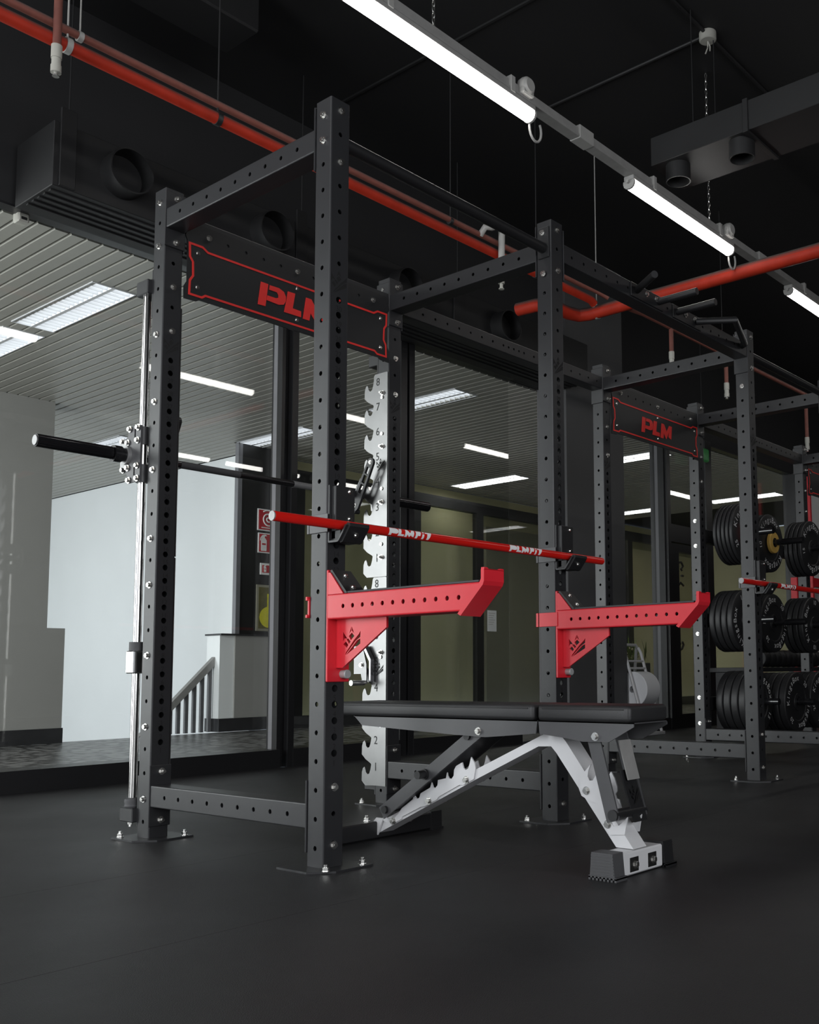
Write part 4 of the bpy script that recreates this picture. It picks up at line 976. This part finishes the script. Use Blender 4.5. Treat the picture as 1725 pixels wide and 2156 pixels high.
for y in (.2, -1.2, -3):
    for x in (2.69, 2.95):
        b = B(); b.cyl((x, y, 3.585), (x, y, 4.279), .003, 8); b.build('duct_hanger', M_DUCT, d2)
jb = thing('ceiling_junction_box', (2.937, .229, 4.26), 'pale round junction box with conduits on the black ceiling', 'junction box')
b = B(); b.lathe([(0, -.05), (.042, -.05), (.05, -.044), (.05, 0)], 24, Matrix.Translation((2.937, .229, 4.28))); b.build('box_cover', M_PALE, jb)
b = B(); b.path([(2.937, .229, 4.23), (2.945, .234, 4.20), (2.93, .229, 4.18), (2.925, .24, 4.15)], .004, 6); b.path([(2.94, .229, 4.23), (2.955, .225, 4.205), (2.96, .229, 4.18)], .004, 6); b.build('loose_wire', M_PALE, jb)
b = B(); b.path([(2.937, .229, 4.27), (2.945, 1.6, 4.27)], .011, 8).path([(2.937, .229, 4.27), (.9, .229, 4.27)], .011, 8).path([(2.937, .229, 4.27), (4.4, .229, 4.27)], .011, 8); b.build('conduit', M_DUCT, jb)

# ------------------------------------------------------------------ corridor: recessed lights, signs
def luminaire(x, y0, label, L=1.1):
    t = thing('louvered_light', (x, y0+L/2, 3.03), label, 'ceiling light', 'louvered ceiling lights in the corridor')
    b = B(); b.box(x-.137, x+.137, y0, y0+L, 3.053, 3.059); b.build('light_panel', M_TUBE if x < 6 else M_TUBEF, t)
    b = B()
    b.box(x-.145, x+.145, y0-.008, y0, 3.024, 3.059).box(x-.145, x+.145, y0+L, y0+L+.008, 3.024, 3.059).box(x-.145, x-.137, y0, y0+L, 3.024, 3.059).box(x+.137, x+.145, y0, y0+L, 3.024, 3.059).box(x-.012, x+.012, y0, y0+L, 3.026, 3.052)
    b.build('tray_frame', M_LOUV, t)
    b = B(); n = 18
    for k in range(1, n): b.box(x-.137, x+.137, y0+L*k/n-.0015, y0+L*k/n+.0015, 3.026, 3.052)
    o = b.build('louver', M_LOUV, t); o['kind'] = 'stuff'
for x, y, lb in LUM: luminaire(x, y, lb)
# signs on the dark panel
def sign(x0, x1, z0, z1, m, label, name='wall_sign', cat='sign', bord=.012, back=None):
    t = thing(name, ((x0+x1)/2, 6.61, (z0+z1)/2), label, cat)
    b = B(); b.box(x0, x1, 6.596, 6.609, z0, z1, .002); b.build('sign_board', back or M_SIGNW, t)
    b = B(); b.box(x0+bord, x1-bord, 6.594, 6.596, z0+bord, z1-bord); b.build('sign_face', m, t)
    return t
s1 = sign(4.435, 4.69, 2.12, 2.355, M_SIGNR, 'red and white fire hose sign on the dark panel behind the glass, uppermost sign')
b = B(); b.path([(4.565+.014*a*.95*math.cos(a)*.5, 6.590, 2.25+.014*a*.95*math.sin(a)*.5) for a in [1.2+.35*k for k in range(40)]], .0075, 6); b.build('hose_symbol', M_SIGNW, s1)
b = B(); b.box(4.48, 4.65, 6.591, 6.594, 2.148, 2.158); b.build('symbol_base', M_SIGNW, s1)
def exting(par, x, z, k):
    b = B(); P2 = [(-.035, 0), (.035, 0), (.038, .02), (.038, .125), (.02, .15), (.012, .155), (.012, .172), (.045, .178), (.02, .195), (-.02, .185), (-.045, .155), (-.052, .12), (-.044, .12), (-.03, .155), (-.02, .16), (-.038, .12), (-.038, .02)]
    b.prism([(x+u*k, z+v*k) for u, v in P2], 'y', 6.5905, 6.594); o = b.build('extinguisher_symbol', M_SIGNW, par, False)
    b = B(); b.box(x-.026*k, x+.026*k, 6.5895, 6.5905, z+.07*k, z+.09*k); b.build('symbol_band', M_SIGNR, par)
s2 = sign(4.445, 4.66, 1.878, 2.095, M_SIGNR, 'red fire extinguisher sign on the dark panel, below the fire hose sign'); exting(s2, 4.513, 1.90, .92)
s3 = sign(4.478, 4.63, 1.645, 1.77, M_SIGNR, 'small red extinguisher notice on the dark panel above the yellow poster', bord=.022); exting(s3, 4.535, 1.675, .38)
s4 = sign(4.436, 4.72, 1.04, 1.535, M_POSTER, 'framed dark poster with a yellow round shape on the dark panel', 'framed_poster', 'poster', .026, M_KHAKI)
b = B(); b.prism([(4.60+.125*math.cos(2*PI*k/24), 1.19+.115*math.sin(2*PI*k/24)) for k in range(24)], 'y', 6.592, 6.594); b.build('yellow_shape', M_YELLOW, s4, False)
b = B(); b.prism([(4.57, 1.30), (4.61, 1.30), (4.60, 1.44), (4.57, 1.44)], 'y', 6.592, 6.594); b.build('yellow_neck', M_YELLOW, s4, False)
# stair railing
rl = thing('stair_railing', (3.7, 6.75, 0), 'grey metal stair railing in front of the bright white stairwell wall', 'railing')
b = B(); b.prism([(3.1, -.11), (4.02, .765), (4.02, .675), (3.1, -.20)], 'y', 6.70, 6.76); b.build('handrail', M_RAIL, rl, False)
for k in range(7):
    x = 3.46+.087*k; zt = .765+(x-4.02)*.951-.06
    b = B(); b.box(x-.018, x+.018, 6.715, 6.745, 0 if x > 3.3 else -.3, zt); b.build('baluster', M_RAILG, rl)
# planter behind the glass
pl_ = thing('planter', (6.75, 3.5, 0), 'grey planter with dry leafy plants behind the glass near the paper roll stand', 'planter')
b = B(); b.box(6.25, 7.0, 3.3, 3.75, 0, .66, .006); b.build('planter_box', M_POT, pl_)
b = B()
for k in range(170):
    x, y = random.uniform(6.25, 7.0), random.uniform(3.3, 3.75); h = random.uniform(.05, .3); a = random.uniform(0, 6.28)
    p = Vector((x, y, .66)); qd = Vector((math.cos(a)*.07, math.sin(a)*.07, h)); sd = Vector((-math.sin(a), math.cos(a), 0))*.013
    v = [b.bm.verts.new(c) for c in (p, p+qd*.5+sd, p+qd, p+qd*.5-sd)]; b.bm.faces.new(v)
o = b.build('foliage', M_LEAF, pl_, False); o['kind'] = 'stuff'
b = B()
for k in range(60):
    p = Vector((random.uniform(6.3, 6.95), random.uniform(3.3, 3.7), .66+random.uniform(.04, .16)))
    bmesh.ops.create_icosphere(b.bm, subdivisions=1, radius=.014, matrix=Matrix.Translation(p))
o = b.build('dry_flowers', M_LEAFD, pl_, False); o['kind'] = 'stuff'
# small fittings
t = thing('ceiling_sensor', (.31, 2.93, 3.03), 'small white sensor on the corridor ceiling at the upper left corner of the glass', 'sensor')
b = B(); b.box(.28, .34, 2.89, 2.96, 2.975, 3.03, .008); b.build('sensor_body', M_PALE, t)
b = B(); b.box(.295, .325, 2.888, 2.891, 2.985, 3.0); b.build('sensor_lens', M_INK, t)
rf = thing('red_frame', (9.4, 2.6, 0), 'red steel frame in front of the light grey end wall at the right edge', 'frame')
b = B(); b.box(9.585, 9.625, 2.58, 2.62, 0, 2.95, .003); b.build('frame_post', M_RED, rf)
b = B(); b.box(9.08, 9.16, 2.56, 2.64, 0, 1.66, .003); b.build('frame_post', M_RED, rf)
b = B(); b.box(9.62, 10.3, 2.58, 2.62, 1.58, 1.69, .003); b.build('frame_bar', M_RED, rf)
t = thing('notice_sheet', (8.0, 6.45, 1.2), 'white paper notice taped to the glass partition, behind the nearest red arm', 'notice')
b = B(); b.box(7.95, 8.13, 6.45, 6.453, 1.12, 1.40); b.build('sheet', M_PAPER, t)
b = B()
for k in range(6): b.box(7.97, 8.10-.02*(k % 3), 6.449, 6.45, 1.36-.03*k, 1.366-.03*k)
b.build('text_lines', M_GREYPL, t)
t = thing('door_lettering', (6.95, YB-.006, 1.0), 'dark hand painted marks on the glazed door', 'lettering')
for pts in ([(6.687, 1.64), (6.7, 1.559), (6.713, 1.472)], [(6.731, 1.562), (6.775, 1.602), (6.803, 1.589), (6.76, 1.504), (6.738, 1.399)], [(6.694, 1.537), (6.802, 1.567)], [(6.801, 1.671), (6.865, 1.679), (6.898, 1.641), (6.856, 1.608), (6.873, 1.594)], [(6.791, 1.429), (6.844, 1.468), (6.9, 1.439)], [(6.859, 1.541), (6.899, 1.541)], [(6.681, 0.84), (6.695, 0.782), (6.762, 0.768), (6.84, 0.791), (6.874, 0.836), (6.852, 0.865)], [(6.749, 0.841), (6.754, 0.826)], [(6.806, 0.849), (6.811, 0.835)]):
    b = B(); b.path([(u, YB-.012, v) for u, v in pts], .011, 6); b.build('brush_mark', M_GRAFF, t)
t = thing('exit_light', (7.17, 2.70, 2.77), 'small green exit light half hidden behind an upright under the second sign plate', 'exit light')
b = B(); b.box(7.06, 7.25, 2.67, 2.72, 2.76, 2.90, .02, 3); b.build('light_case', M_GREEN, t)
b = B(); b.cyl((7.155, 2.70, 2.90), (7.155, 2.70, 4.279), .006, 8); b.build('hanging_rod', M_DUCT, t)
